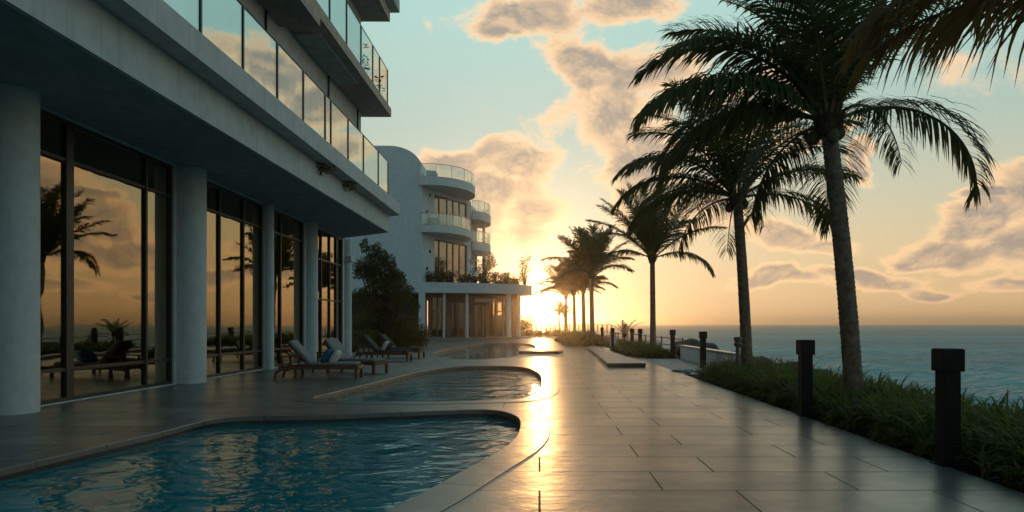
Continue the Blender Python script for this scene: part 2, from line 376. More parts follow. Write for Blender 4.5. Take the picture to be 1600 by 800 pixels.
class MB:
    """collects shapes (world coordinates, or local ones while the thing stands at the origin) into one mesh"""
    def __init__(s, tf=None): s.v = []; s.f = []; s.tf = tf
    def add(s, vs, fs):
        b = len(s.v)
        if s.tf: vs = [s.tf(Vector(v)) for v in vs]
        s.v += [tuple(v) for v in vs]; s.f += [tuple(b + i for i in f) for f in fs]; return s
    def box(s, x0, x1, y0, y1, z0, z1, bev=0, seg=2, mtx=None):
        if bev:
            bm = bmesh.new(); bmesh.ops.create_cube(bm, size=1)
            bmesh.ops.scale(bm, vec=(x1 - x0, y1 - y0, z1 - z0), verts=bm.verts)
            bmesh.ops.translate(bm, vec=((x0 + x1) / 2, (y0 + y1) / 2, (z0 + z1) / 2), verts=bm.verts)
            bmesh.ops.bevel(bm, geom=bm.edges[:], offset=bev, segments=seg, profile=.5, affect='EDGES')
            bm.verts.index_update()
            vs = [v.co.copy() for v in bm.verts]; fs = [[v.index for v in f.verts] for f in bm.faces]; bm.free()
        else:
            vs = [Vector(p) for p in ((x0, y0, z0), (x1, y0, z0), (x1, y1, z0), (x0, y1, z0), (x0, y0, z1), (x1, y0, z1), (x1, y1, z1), (x0, y1, z1))]
            fs = [(0, 3, 2, 1), (4, 5, 6, 7), (0, 1, 5, 4), (1, 2, 6, 5), (2, 3, 7, 6), (3, 0, 4, 7)]
        if mtx is not None: vs = [mtx @ v for v in vs]
        return s.add(vs, fs)
    def prism(s, poly, z0, z1):
        n = len(poly)
        vs = [(x, y, z0) for x, y in poly] + [(x, y, z1) for x, y in poly]
        fs = [tuple(reversed(range(n))), tuple(range(n, 2 * n))] + [(i, (i + 1) % n, n + (i + 1) % n, n + i) for i in range(n)]
        return s.add(vs, fs)
    def tube(s, pts, rad, seg=8, cap=True):
        pts = [Vector(p) for p in pts]; n = len(pts); vs = []; fs = []
        if not isinstance(rad, (list, tuple)): rad = [rad] * n
        ref = None
        for i, p in enumerate(pts):
            T = (pts[min(i + 1, n - 1)] - pts[max(i - 1, 0)]).normalized()
            if ref is None: ref = Vector((1, 0, 0)) if abs(T.x) < .8 else Vector((0, 1, 0))
            A = (ref - T * ref.dot(T)).normalized(); B = T.cross(A); ref = A
            for j in range(seg):
                a = 2 * pi * j / seg; vs.append(p + (A * cos(a) + B * sin(a)) * rad[i])
        for i in range(n - 1):
            for j in range(seg):
                fs.append((i * seg + j, i * seg + (j + 1) % seg, (i + 1) * seg + (j + 1) % seg, (i + 1) * seg + j))
        if cap: fs.append(tuple(reversed(range(seg)))); fs.append(tuple((n - 1) * seg + j for j in range(seg)))
        return s.add(vs, fs)
    def blob(s, c, r, seed=0, rough=.15, sub=2):
        bm = bmesh.new(); bmesh.ops.create_icosphere(bm, subdivisions=sub, radius=1)
        R = random.Random(seed); ph = [R.uniform(0, 6) for _ in range(6)]
        vs = []
        for v in bm.verts:
            k = 1 + rough * (sin(v.co.x * 3 + ph[0]) * cos(v.co.y * 3.7 + ph[1]) + .6 * sin(v.co.z * 5 + ph[2]) * cos(v.co.x * 6 + ph[3]))
            vs.append((c[0] + v.co.x * r[0] * k, c[1] + v.co.y * r[1] * k, c[2] + v.co.z * r[2] * k))
        bm.verts.index_update()
        fs = [[v.index for v in f.verts] for f in bm.faces]; bm.free()
        return s.add(vs, fs)
    def build(s, name, m, parent=None, smooth=False, loc=None, ang=40):
        me = bpy.data.meshes.new(name)
        o0 = wloc(parent) if parent is not None else Vector(loc or (0, 0, 0))
        me.from_pydata([(x - o0.x, y - o0.y, z - o0.z) for x, y, z in s.v], [], s.f)
        if smooth:
            me.polygons.foreach_set('use_smooth', [True] * len(me.polygons))
            me.set_sharp_from_angle(angle=radians(ang))
        me.materials.append(m); me.update()
        o = bpy.data.objects.new(name, me); COL.objects.link(o)
        if parent is not None: o.parent = parent
        else: o.location = o0
        return o

def tag(o, label=None, cat=None, group=None, kind=None):
    for k, v in (('label', label), ('category', cat), ('group', group), ('kind', kind)):
        if v: o[k] = v
    return o
def empty(name, loc=(0, 0, 0)):
    o = bpy.data.objects.new(name, None); COL.objects.link(o); o.location = loc; o.empty_display_size = .2; return o
def copy_tree(o, parent=None):
    c = o.copy(); COL.objects.link(c)
    if parent is not None: c.parent = parent
    for ch in o.children: copy_tree(ch, c)
    return c

def smooth_loop(ctrl, per=14):
    n = len(ctrl); out = []
    for i in range(n):
        p0, p1, p2, p3 = (Vector(ctrl[(i + k) % n]) for k in (-1, 0, 1, 2))
        for j in range(per):
            u = j / per
            out.append(.5 * ((2 * p1) + (-p0 + p2) * u + (2 * p0 - 5 * p1 + 4 * p2 - p3) * u * u + (-p0 + 3 * p1 - 3 * p2 + p3) * u ** 3))
    return out
def offset_loop(lp, d):
    n = len(lp); area = sum(lp[i].x * lp[(i + 1) % n].y - lp[(i + 1) % n].x * lp[i].y for i in range(n))
    sg = 1 if area > 0 else -1; out = []
    for i in range(n):
        T = (lp[(i + 1) % n] - lp[i - 1]).normalized()
        out.append(lp[i] + Vector((T.y, -T.x)) * sg * d)
    return out
def fill(loops, z):
    """flat sheet bounded by the first loop with the others as holes"""
    cu = bpy.data.curves.new('tmp', 'CURVE'); cu.dimensions = '2D'; cu.fill_mode = 'BOTH'
    for lp in loops:
        sp = cu.splines.new('POLY'); sp.points.add(len(lp) - 1)
        for q, p in zip(sp.points, lp): q.co = (p[0], p[1], 0, 1)
        sp.use_cyclic_u = True
    ob = bpy.data.objects.new('tmp', cu); COL.objects.link(ob)
    dg = bpy.context.evaluated_depsgraph_get(); me = ob.evaluated_get(dg).to_mesh()
    vs = [(v.co.x, v.co.y, z) for v in me.vertices]; fs = []
    for p in me.polygons:
        f = list(p.vertices)
        if p.normal.z < 0: f.reverse()
        fs.append(tuple(f))
    ob.evaluated_get(dg).to_mesh_clear(); bpy.data.objects.remove(ob); bpy.data.curves.remove(cu)
    return vs, fs

# ================================================================== SETTING
POOLS = [
    [(-5.25, 6.2), (-4.95, 8.8), (-4.72, 10.45), (-3.4, 10.75), (-1.6, 11.35), (-.75, 11.45), (-.30, 10.6), (-.22, 9.2), (-.34, 8.0), (-.68, 6.7), (-1.05, 5.4), (-1.6, 4.0), (-2.7, 2.7), (-4.3, 2.6), (-5.3, 3.8)],
    [(-4.30, 13.25), (-3.6, 12.72), (-2.3, 12.55), (-1.1, 12.75), (-.35, 13.1), (.02, 14.4), (.10, 17.0), (.02, 20.0), (-.45, 22.6), (-1.3, 23.4), (-2.6, 23.1), (-3.5, 20.8), (-3.95, 17.0), (-4.22, 14.5)],
    [(-4.85, 32.0), (-4.1, 29.2), (-2.7, 27.6), (-1.4, 29.0), (-.7, 32.2), (-.25, 38.0), (-.3, 46.0), (-1.3, 50.5), (-3.6, 50.0), (-5.0, 43.0), (-5.35, 37.0)],
]
loops = [smooth_loop(p) for p in POOLS]
deck_out = [(-8.7, -4), (4.0, -4), (4.0, 84), (-22, 84), (-22, 30.8), (-8.7, 30.8)]
mb = MB(); mb.add(*fill([deck_out] + [offset_loop(l, .12) for l in loops], 0)); 
tag(mb.build('paved_deck', M['deck']), kind='structure')
land = [(-160, -14), (7.0, -14), (7.1, 30), (7.6, 60), (8.0, 118), (-160, 118)]
mb = MB(); mb.add(*fill([land, [(-22, -4)] + deck_out[1:4] + [(-22, 84)] if False else deck_out], -.03))
n = len(land)
mb.add([(x, y, -.03) for x, y in land] + [(x * 1 + (.9 if x > 0 else -.9), y + (.9 if y > 50 else -.9), -2.4) for x, y in land], [(i, (i + 1) % n, n + (i + 1) % n, n + i) for i in range(n)])
tag(mb.build('ground', M['soil']), kind='structure')
mb = MB()
Y0 = 19.6
mb.prism([(4.002, Y0), (5.55, Y0 - .2), (5.55, 28.4), (4.6, 28.4), (3.9, 31), (3.9, 41), (4.002, 41)], -.02, -.004)
tag(mb.build('side_path', M['path']), kind='structure')
# sea: fine near the shore, coarse towards the horizon
mb = MB()
xs = [-400, -200, -60, -10, 5] + [5 + 1.5 * i for i in range(1, 61)] + [110, 140, 200, 300, 500, 900, 1600, 2700]
ys = [-400, -100, -20] + [-15 + 2.0 * i for i in range(0, 60)] + [120, 150, 200, 280, 400, 700, 1300, 2600]
def sea_z(x, y):
    if not (8 < x < 100 and -14 < y < 118): return -2.0
    a = .16 * sin(.62 * x + .16 * y + .8 * sin(y * .13)) + .10 * sin(1.15 * x - .3 * y + 1.3) * sin(.21 * y + x * .1) + .05 * sin(2.3 * x + 1.1 * y)
    k = min(1, (x - 8) / 6, (100 - x) / 20, (y + 14) / 6, (118 - y) / 20)
    return -2.0 + a * max(0, k)
vs = [(x, y, sea_z(x, y)) for y in ys for x in xs]; nx = len(xs)
fs = [(j * nx + i, j * nx + i + 1, (j + 1) * nx + i + 1, (j + 1) * nx + i) for j in range(len(ys) - 1) for i in range(nx - 1)]
mb.add(vs, fs)
tag(mb.build('sea', M['sea'], smooth=True, ang=180), kind='structure')

# air volume added to imitate the lens glow around the low sun
m_, k_, out_ = mat('glow_air')
pv_ = k_.n('ShaderNodeVolumePrincipled'); pv_.inputs['Color'].default_value = (1, .93, .84, 1)
pv_.inputs['Density'].default_value = .00068; pv_.inputs['Anisotropy'].default_value = .93
k_.put(out_.inputs['Volume'], pv_.outputs[0])
mb = MB(); mb.box(-460, 2760, -460, 2660, -4, 20)
tag(mb.build('glow_volume', m_), kind='stuff')

# ------------------------------------------------------------------ swimming pools
pool_labels = ['nearest swimming pool with dark teal rippled water at the lower left',
               'middle kidney shaped pool with mosaic edge beside the wooden loungers',
               'farthest swimming pool with pale water in front of the white podium']
def ring(mb, a, b, za, zb):
    n = len(a)
    mb.add([(p.x, p.y, za) for p in a] + [(p.x, p.y, zb) for p in b], [(i, (i + 1) % n, n + (i + 1) % n, n + i) for i in range(n)])
for lp, lab in zip(loops, pool_labels):
    c = sum(lp, Vector((0, 0))) / len(lp)
    root = tag(empty('swimming_pool', (c.x, c.y, 0)), lab, 'pool', 'free form pools along the deck')
    wid = .36
    mb = MB(); i0 = offset_loop(lp, -.05); i1 = offset_loop(lp, -.04); o0 = offset_loop(lp, wid); o1 = offset_loop(lp, wid - .006)
    nl = len(lp); acc = 0; cuts = [0]
    for q in range(nl):
        acc += (lp[(q + 1) % nl] - lp[q]).length
        if acc > .95: cuts.append(q + 1); acc = 0
    if cuts[-1] < nl - 2: cuts.append(nl)
    else: cuts[-1] = nl
    for a, b in zip(cuts, cuts[1:]):                      # one stone after another with a thin open joint
        prof_ = []
        for q in range(a, b + 1):
            sh = .004 if q == a else (-.004 if q == b else 0); T = (lp[(q + 1) % nl] - lp[q - 1]).normalized() * sh
            prof_.append([(L_[q % nl] + T) for L_ in (i0, i0, i1, o1, o0, o0)])
        zz = (-.06, -.002, .007, .007, .002, -.05); vs = [(p.x, p.y, z) for row in prof_ for p, z in zip(row, zz)]
        k6 = len(prof_); fs = [(6 * u + w, 6 * u + w + 1, 6 * u + w + 7, 6 * u + w + 6) for u in range(k6 - 1) for w in range(5)]
        mb.add(vs, fs + [tuple(range(6)), tuple(reversed(range(6 * (k6 - 1), 6 * k6)))])
    mb.build('coping', M['coping'], root)
    mb = MB(); ring(mb, offset_loop(lp, -.03), offset_loop(lp, wid - .02), -.012, -.012); mb.build('coping_bed', M['soil'], root)
    mb = MB(); ring(mb, lp, lp, -.07, -.22); mb.build('tile_band', M['mosaic_dark' if 'nearest' in lab else 'mosaic'], root, smooth=True)
    mb = MB(); ring(mb, lp, offset_loop(lp, -.25), -.22, -1.35); mb.add(*fill([offset_loop(lp, -.25)], -1.35)); mb.build('basin', M['basin'], root, smooth=True)
    mb = MB(); mb.add(*fill([offset_loop(lp, -.002)], -.115)); mb.build('water', M['water'], root)

# ------------------------------------------------------------------ walls with openings
def wall_grid(mb, L, z0, z1, th, holes):
    """wall in local (u along, depth v, z); holes = (u0,u1,za,zb)"""
    us = sorted({0, L} | {h[0] for h in holes} | {h[1] for h in holes}); zs = sorted({z0, z1} | {h[2] for h in holes} | {h[3] for h in holes})
    nu, nz = len(us) - 1, len(zs) - 1
    def solid(i, j):
        if not (0 <= i < nu and 0 <= j < nz): return False
        cu, cz = (us[i] + us[i + 1]) / 2, (zs[j] + zs[j + 1]) / 2
        return not any(h[0] < cu < h[1] and h[2] < cz < h[3] for h in holes)
    for i in range(nu):
        for j in range(nz):
            if not solid(i, j): continue
            a, b, c, d = us[i], us[i + 1], zs[j], zs[j + 1]
            mb.add([(a, 0, c), (b, 0, c), (b, 0, d), (a, 0, d)], [(0, 1, 2, 3)])
            mb.add([(a, th, c), (b, th, c), (b, th, d), (a, th, d)], [(3, 2, 1, 0)])
            if not solid(i - 1, j): mb.add([(a, 0, c), (a, th, c), (a, th, d), (a, 0, d)], [(0, 3, 2, 1)])
            if not solid(i + 1, j): mb.add([(b, 0, c), (b, th, c), (b, th, d), (b, 0, d)], [(0, 1, 2, 3)])
            if not solid(i, j - 1): mb.add([(a, 0, c), (b, 0, c), (b, th, c), (a, th, c)], [(3, 2, 1, 0)])
            if not solid(i, j + 1): mb.add([(a, 0, d), (b, 0, d), (b, th, d), (a, th, d)], [(0, 1, 2, 3)])
def along(p, q):
    """frame with u from p to q, v to the left-hand inside, z up"""
    p = Vector((p[0], p[1], 0)); q = Vector((q[0], q[1], 0)); U = (q - p).normalized(); Vn = Vector((-U.y, U.x, 0))
    return (lambda w: p + U * w.x + Vn * w.y + Vector((0, 0, w.z))), (q - p).length
def window(parent, tf, u0, u1, z0, z1, muls, rails, v=.06, fm=None, gm=None, fw=.06, dp=.1, name='window'):
    """frame (one mesh) with a pane per light"""
    fm = fm or M['frame']; gm = gm or M['pane']
    mb = MB(tf)
    mb.box(u0, u1, v, v + dp, z0, z0 + fw); mb.box(u0, u1, v, v + dp, z1 - fw, z1)
    mb.box(u0, u0 + fw, v, v + dp, z0 + fw, z1 - fw); mb.box(u1 - fw, u1, v, v + dp, z0 + fw, z1 - fw)
    us = [u0 + fw]; 
    for m_ in muls:
        c, w = (m_ if isinstance(m_, tuple) else (m_, fw)); mb.box(c - w / 2, c + w / 2, v - .004, v + dp + .004, z0 + fw, z1 - fw); us += [c - w / 2, c + w / 2]
    us.append(u1 - fw); zs = [z0 + fw]
    for r in rails: zs += [r - fw * .42, r + fw * .42]
    zs.append(z1 - fw)
    for i in range(0, len(us), 2):
        for r in rails: mb.box(us[i], us[i + 1], v + .01, v + dp - .01, r - fw * .42, r + fw * .42)
    fr = mb.build(name, fm, parent)
    for i in range(0, len(us), 2):
        for j in range(0, len(zs), 2):
            g = MB(tf); g.box(us[i] - .01, us[i + 1] + .01, v + dp * .45, v + dp * .45 + .014, zs[j] - .01, zs[j + 1] + .01); g.build('pane', gm, fr)
    return fr
def curtain(parent, tf, u0, u1, z0, z1, v, m=None):
    mb = MB(tf); nU = max(8, int((u1 - u0) / .05)); vs = []
    for i in range(nU + 1):
        u = u0 + (u1 - u0) * i / nU; vv = v + .045 * sin(i * 1.05) + .02 * sin(i * 2.3)
        vs += [(u, vv, z0), (u, vv, z1)]
    mb.add(vs, [(2 * i, 2 * i + 2, 2 * i + 3, 2 * i + 1) for i in range(nU)])
    return mb.build('curtain', m or M['curtain'], parent, smooth=True, ang=180)

# ================================================================== HOTEL (left)
hotel = tag(empty('hotel_building', (-8.6, 13, 0)), 'large hotel building on the left with round columns, tall windows and glass balconies', 'building')
XW = -8.43; S0 = 5.1; YE = 28.5
# ground floor piers behind the columns, end wall, back wall, room
# frame along +Y direction: u = y, v towards -X (left of +Y direction is -X)
tfW, LW = along((XW, -4), (XW, 30.4))
off = 4.0
bays = [(-3.0, 3.6, [-1, 1.3]), (4.4, 10.6, [6.5, 8.5]), (11.35, 16.25, [(12.72, .2), 15.2]), (17.05, 21.55, [18.7, 20.2]), (21.98, 25.25, [23.1]), (26.1, 30.2, [27.4, 28.5, 29.4])]
mb = MB(tfW); wall_grid(mb, LW, 0, S0, .3, [(a + off, b + off, .02, S0 - .05) for a, b, _ in bays]); mb.build('wall', M['stucco'], hotel)
for a, b, ms in bays:
    last = b > 30
    window(hotel, tfW, a + off, b + off, .02, S0 - .05, [(m_[0] + off, m_[1]) if isinstance(m_, tuple) else m_ + off for m_ in ms],
           [.58, 4.34] if not last else [2.35, 3.9], v=.05, fw=.07, dp=.11)
mb = MB(); mb.box(-15, -14.8, -4, 30.2, 0.012, S0); mb.box(-14.8, XW - .33, 30.1, 30.4, .012, S0); mb.box(-14.8, XW - .33, -4, -3.8, .012, S0); mb.build('interior_wall', M['wood_wall'], hotel)
mb = MB(); mb.box(-14.8, XW - .2, -4, 30.1, -.02, .012); mb.build('interior_floor', M['in_floor'], hotel)
for a, b, z in ((21.98, 22.5, 0), (24.6, 25.2, 0), (26.3, 26.9, 0), (18.75, 19.0, 0), (29.5, 30.0, 0)):
    curtain(hotel, tfW, a + off, b + off, .03, S0 - .1, .34)
# slab between ground floor and balcony, with the slanting far end
mb = MB(); mb.prism([(-15, -4), (-6.1, -4), (-6.1, YE), (-8.45, 30.4), (-15, 30.4)], S0, 5.83); mb.build('fascia', M['concrete'], hotel)
mb = MB(); mb.prism([(-14.9, -3.9), (-6.14, -3.9), (-6.14, YE - .05), (-8.45, 30.3), (-14.9, 30.3)], S0 - .012, S0 - .001); mb.build('ceiling', M['soffit'], hotel)
mb = MB(); mb.prism([(-15, -4), (-5.7, -4), (-5.7, YE + .25), (-8.6, 30.7), (-15, 30.7)], 5.832, 6.3); mb.build('balcony_slab', M['concrete'], hotel)
# columns
for x, y, r in ((-8.36, 11.1, .40), (-8.36, 16.75, .40), (-8.38, 21.75, .17), (-8.36, 25.7, .26), (-8.45, 30.75, .24), (-8.28, 4.0, .40)):
    mb = MB(); zs = [0, .02, 2.5, S0 - .02 if r > .3 else S0 - .02]
    mb.tube([(x, y, z) for z in zs], r, 40); cobj = mb.build('column', M['column'], hotel, smooth=True)
    if r < .3 and y > 30:
        mb = MB(); mb.box(x - .3, x + .3, y - .3, y + .3, 4.1, 4.35, bev=.02); mb.build('capital', M['stucco'], cobj)
# upper walls
XU, YU = -7.1, 28.0
tfU, LU = along((XU, -4), (XU, YU))
storeys = [(6.3, 9.77), (10.1, 13.63), (14.45, 17.6)]
def holes(z0, z1): return [(6 + off, 9.4 + off, z0 + .02, z1 - .75), (11 + off, 14.6 + off, z0 + .02, z1 - .75), (16 + off, 19.4 + off, z0 + .02, z1 - .75), (21.2 + off, 23.4 + off, z0 + .02, z1 - .75), (24.6 + off, 26.9 + off, z0 + .02, z1 - .75)]
for z0, z1 in storeys:
    mb = MB(tfU); hs = holes(z0, z1); wall_grid(mb, LU, z0 + .002, z1 - .002, .3, hs); mb.build('upper_wall', M['stucco'], hotel)
    for h in hs: window(hotel, tfU, h[0], h[1], h[2], h[3], [(h[0] + h[1]) / 2], [], v=.08, fw=.07, gm=M['pane_dark'], name='balcony_door')
mb = MB(); mb.box(-14.9, XU - .3, YU - .3, YU, 6.302, 17.6); mb.box(-15, -14.8, -4, YU - .3, 6.302, 17.6); mb.build('end_wall', M['stucco'], hotel)
# upper balcony slabs (nearer part thicker) and the top ledge
mb = MB(); mb.box(-14.6, -6.0, -4, YE, 9.77, 10.1); mb.build('balcony_slab', M['soffit_warm'], hotel)
mb = MB(); mb.box(-14.6, -5.98, 0, 19.2, 9.50, 9.768); mb.build('slab_beam', M['soffit_warm'], hotel)
mb = MB(); mb.box(XU + .02, -6.3, 20.2, 24.4, 9.70, 9.768); mb.build('soffit_panel', M['soffit'], hotel)
mb = MB(); mb.box(-14.6, -6.05, -4, YE, 13.63, 14.12); mb.build('balcony_slab', M['soffit_warm'], hotel)
mb = MB(); mb.box(-14.6, -5.72, -4, YE + .3, 14.122, 14.6); mb.build('balcony_ledge', M['concrete'], hotel)
mb = MB(); mb.box(-15, -6.0, -4, YE, 17.602, 18.0); mb.build('roof', M['concrete'], hotel)
for y in (12.6, 18.2, 23.6, 27.4):
    mb = MB(); mb.tube([(XU + .03, y, z) for z in (6.3, 9.75)], .035, 8); mb.build('downpipe', M['rail'], hotel)
# glass balustrades
def balustrade(x, ys, z0, z1):
    mb = MB(); mb.tube([(x, ys[0], z1), (x, ys[-1], z1)], .022, 6); mb.tube([(x, ys[-1], z1), (XU, ys[-1], z1)], .022, 6)
    r = mb.build('balustrade', M['rail'], hotel, smooth=True)
    for y in ys: q = MB(); q.box(x - .03, x + .03, y - .028, y + .028, z0, z1 - .02); q.build('post', M['rail'], r)
    for a, b in zip(ys, ys[1:]):
        q = MB(); q.box(x - .008, x + .008, a + .035, b - .035, z0 + .04, z1 - .03); q.build('glass_panel', M['balcony_glass'], r)
    q = MB(); q.box(XU + .06, x - .04, ys[-1] - .008, ys[-1] + .008, z0 + .04, z1 - .03); q.build('glass_panel', M['balcony_glass'], r)
balustrade(-6.1, [1.0, 3.0, 5.0, 7.0, 8.9, 10.8, 12.65, 14.46, 16.35, 18.15, 20.0, 20.55, 22.4, 24.35, 26.6, 28.3], 6.3, 7.93)
balustrade(-6.12, [6.5, 8.5, 10.5, 12.5, 14.5, 16.5, 18.4, 20.5, 22.3, 24.1, 25.8, 26.9, 28.3], 10.1, 11.62)
balustrade(-5.95, [8, 11, 14, 17, 20, 23, 26, 28.4], 14.6, 15.7)

# ================================================================== APARTMENT BUILDING (far)
apt = tag(empty('apartment_building', (-8, 68, 0)), 'white apartment building with curved roof and rounded balconies above a columned podium', 'building')
prof = [(-22, 4.25), (-10.7, 4.25), (-10.7, 15.5)]
for i in range(1, 13):
    a = i / 12 * pi / 2; prof.append((-13.7 + 3.0 * cos(a), 15.5 + 2.1 * sin(a)))
prof.append((-22, 17.6))
n = len(prof); mb = MB()
mb.add([(x, 64, z) for x, z in prof] + [(x, 86, z) for x, z in prof], [tuple(range(n)), tuple(reversed(range(n, 2 * n)))] + [(i, n + i, n + (i + 1) % n, (i + 1) % n) for i in range(n)])
mb.build('gable_wall', M['white'], apt)
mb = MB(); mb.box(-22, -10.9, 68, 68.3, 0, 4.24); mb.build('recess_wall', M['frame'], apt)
mb = MB(); mb.box(-10.98, -10.42, 63.95, 64.5, 0, 4.24, bev=.02); mb.build('pillar', M['white'], apt)
# tower facade facing the deck
tfF, LF = along((-10.69, 64.06), (-7.0, 72.0))
fl = [(5.2, 9.7), (10.4, 13.9)]
for z0, z1 in fl:
    mb = MB(tfF); h = (2.05, 8.0, z0 + .15, z1 - .35); wall_grid(mb, LF, z0, z1, .3, [h]); mb.build('facade_wall', M['white'], apt)
    window(apt, tfF, h[0], h[1], h[2], h[3], [3.0, 4.4, 5.5, 6.7], [], v=.1, fm=M['frame_bronze'], gm=M['pane_dark'], fw=.13, dp=.12)
    for u0, u1 in ((2.1, 2.95), (4.1, 4.7), (5.6, 6.1), (6.75, 7.9)): curtain(apt, tfF, u0, u1, z0 + .2, z1 - .4, .5)
    for u, z in ((.75, z0 + 1.3), (1.25, z0 + 2.9)):
        q = MB(tfF); q.box(u - .11, u + .11, -.10, -.002, z - .13, z + .13, bev=.03); q.build('wall_lamp', M['frame'], apt)
mb = MB(); mb.prism([(-10.68, 66.5), (-7.3, 72.05), (-6.9, 78), (-10.68, 78)], 5.2, 13.9); mb.build('core_wall', M['white'], apt)
def arc_slab(c, rx, ry, a0, a1, back, n=22):
    pts = [(c[0] + rx * cos(radians(a0 + (a1 - a0) * i / n)), c[1] + ry * sin(radians(a0 + (a1 - a0) * i / n))) for i in range(n + 1)]
    return pts, pts + back
def curved_balcony(c, rx, ry, a0, a1, back, z0, z1, rail_h, nm='balcony'):
    arc, poly = arc_slab(c, rx, ry, a0, a1, back)
    mb = MB(); mb.prism(poly, z0, z1); sl_ = mb.build(nm, M['white'], apt)
    ins = [(c[0] + (x - c[0]) * .965, c[1] + (y - c[1]) * .965) for x, y in arc]
    q = MB(); q.tube([(x, y, z1 + rail_h) for x, y in ins], .03, 6); q.build('handrail', M['steel'], sl_, smooth=True)
    for x, y in ins[::3]:
        q = MB(); q.tube([(x, y, z1), (x, y, z1 + rail_h)], .022, 6); q.build('baluster', M['steel'], sl_)
    q = MB(); k = len(ins)
    i2 = [(c[0] + (x - c[0]) * .96, c[1] + (y - c[1]) * .96) for x, y in arc]
    q.add([(x, y, z1 + .08) for x, y in ins] + [(x, y, z1 + rail_h - .06) for x, y in ins] + [(x, y, z1 + .08) for x, y in i2] + [(x, y, z1 + rail_h - .06) for x, y in i2],
          [(i, i + 1, k + i + 1, k + i) for i in range(k - 1)] + [(2 * k + i, 3 * k + i, 3 * k + i + 1, 2 * k + i + 1) for i in range(k - 1)])
    q.build('glass_panel', M['clear_glass'], sl_, smooth=True)
    return sl_
cA = (-10.3, 68.6)
curved_balcony(cA, 4.0, 5.1, -98, 62, [(-8.4, 73), (-10.69, 72.9)], 13.95, 14.75, 1.15, 'roof_terrace')
curved_balcony(cA, 3.65, 4.9, -98, 62, [(-8.6, 72.2), (-10.69, 70)], 9.72, 10.38, 1.1)
curved_balcony((-7.0, 75.5), 1.75, 3.6, -85, 75, [(-7.0, 78.6), (-7.0, 73)], 12.1, 12.95, 1.1)
curved_balcony((-7.0, 75.5), 1.75, 3.6, -85, 75, [(-7.0, 78.6), (-7.0, 73)], 8.95, 9.85, 1.1)
mb = MB()
for z0, z1 in ((5.2, 8.94), (9.87, 12.08)): mb.tube([(-5.9, 74.6, z0), (-5.9, 74.6, z1)], .16, 14)
mb.build('balcony_post', M['white'], apt, smooth=True)
# podium
pod = [(-10.69, 63.9), (-6, 65.3), (-2.2, 67.4), (-1.1, 68.6), (-.75, 70.2), (-1.2, 71.8), (-2.2, 73), (-6, 78.2), (-10.69, 80)]
mb = MB(); mb.prism(pod, 4.25, 5.19); mb.build('podium_roof', M['white'], apt)
mb = MB(); mb.prism([(-10.6, 64.3), (-6, 65.7), (-2.3, 67.7), (-1.3, 69), (-1.1, 70.2), (-1.6, 71.5), (-2.5, 72.6), (-6, 78), (-10.6, 79.6)], 4.232, 4.248); mb.build('podium_ceiling', M['soffit_warm'], apt)
tfP, LP = along((-10.4, 66.2), (-2.3, 70.3))
hp = [(.2, 1.9, .05, 4.0), (2.1, 4.3, .05, 3.5), (4.5, 5.8, .05, 3.3), (6.1, 8.6, .05, 4.0)]
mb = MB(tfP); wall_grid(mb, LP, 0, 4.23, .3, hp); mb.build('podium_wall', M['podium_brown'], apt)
for i, h in enumerate(hp):
    window(apt, tfP, h[0], h[1], h[2], h[3], [h[0] + (h[1] - h[0]) * q for q in ((.4, .7) if i != 3 else (.3, .62))], [2.6] if i in (0, 3) else [], v=.08,
           fm=M['frame_bronze'] if i != 2 else M['frame'], gm=M['pane_dark'], fw=.12, dp=.12, name='window' if i in (0, 3) else 'glazed_door')
mb = MB(); mb.box(4.4, 6.0, -.9, -.02, 3.55, 3.85); mb.tf = None; 
mb2 = MB(tfP); mb2.box(4.3, 6.2, -.8, -.02, 3.5, 3.85); mb2.build('door_canopy', M['white'], apt)
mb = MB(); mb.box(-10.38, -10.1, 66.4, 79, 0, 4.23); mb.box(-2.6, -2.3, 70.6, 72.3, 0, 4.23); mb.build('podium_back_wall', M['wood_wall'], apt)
tfB, LB = along((-2.4, 72.1), (-10.1, 78.8))
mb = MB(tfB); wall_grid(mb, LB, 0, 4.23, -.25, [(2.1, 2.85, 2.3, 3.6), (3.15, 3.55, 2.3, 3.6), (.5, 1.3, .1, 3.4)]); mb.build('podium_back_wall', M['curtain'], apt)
for x, y, r in ((-6.75, 65.6, .14), (-2.95, 67.6, .24), (-2.05, 69.2, .2), (-8.8, 64.9, .1)):
    mb = MB(); mb.tube([(x, y, 0), (x, y, 2), (x, y, 4.23)], r, 20); mb.build('podium_column', M['white'], apt, smooth=True)
mb = MB(); mb.prism([(-10.69, 63.6), (-6, 64.9), (-1.8, 67.0), (-.9, 69.5), (-1.6, 71.6), (-2.3, 71.2), (-2.0, 69.5), (-2.6, 68.6), (-10.69, 66.1)], .004, .10); mb.build('podium_step', M['slab'], apt)

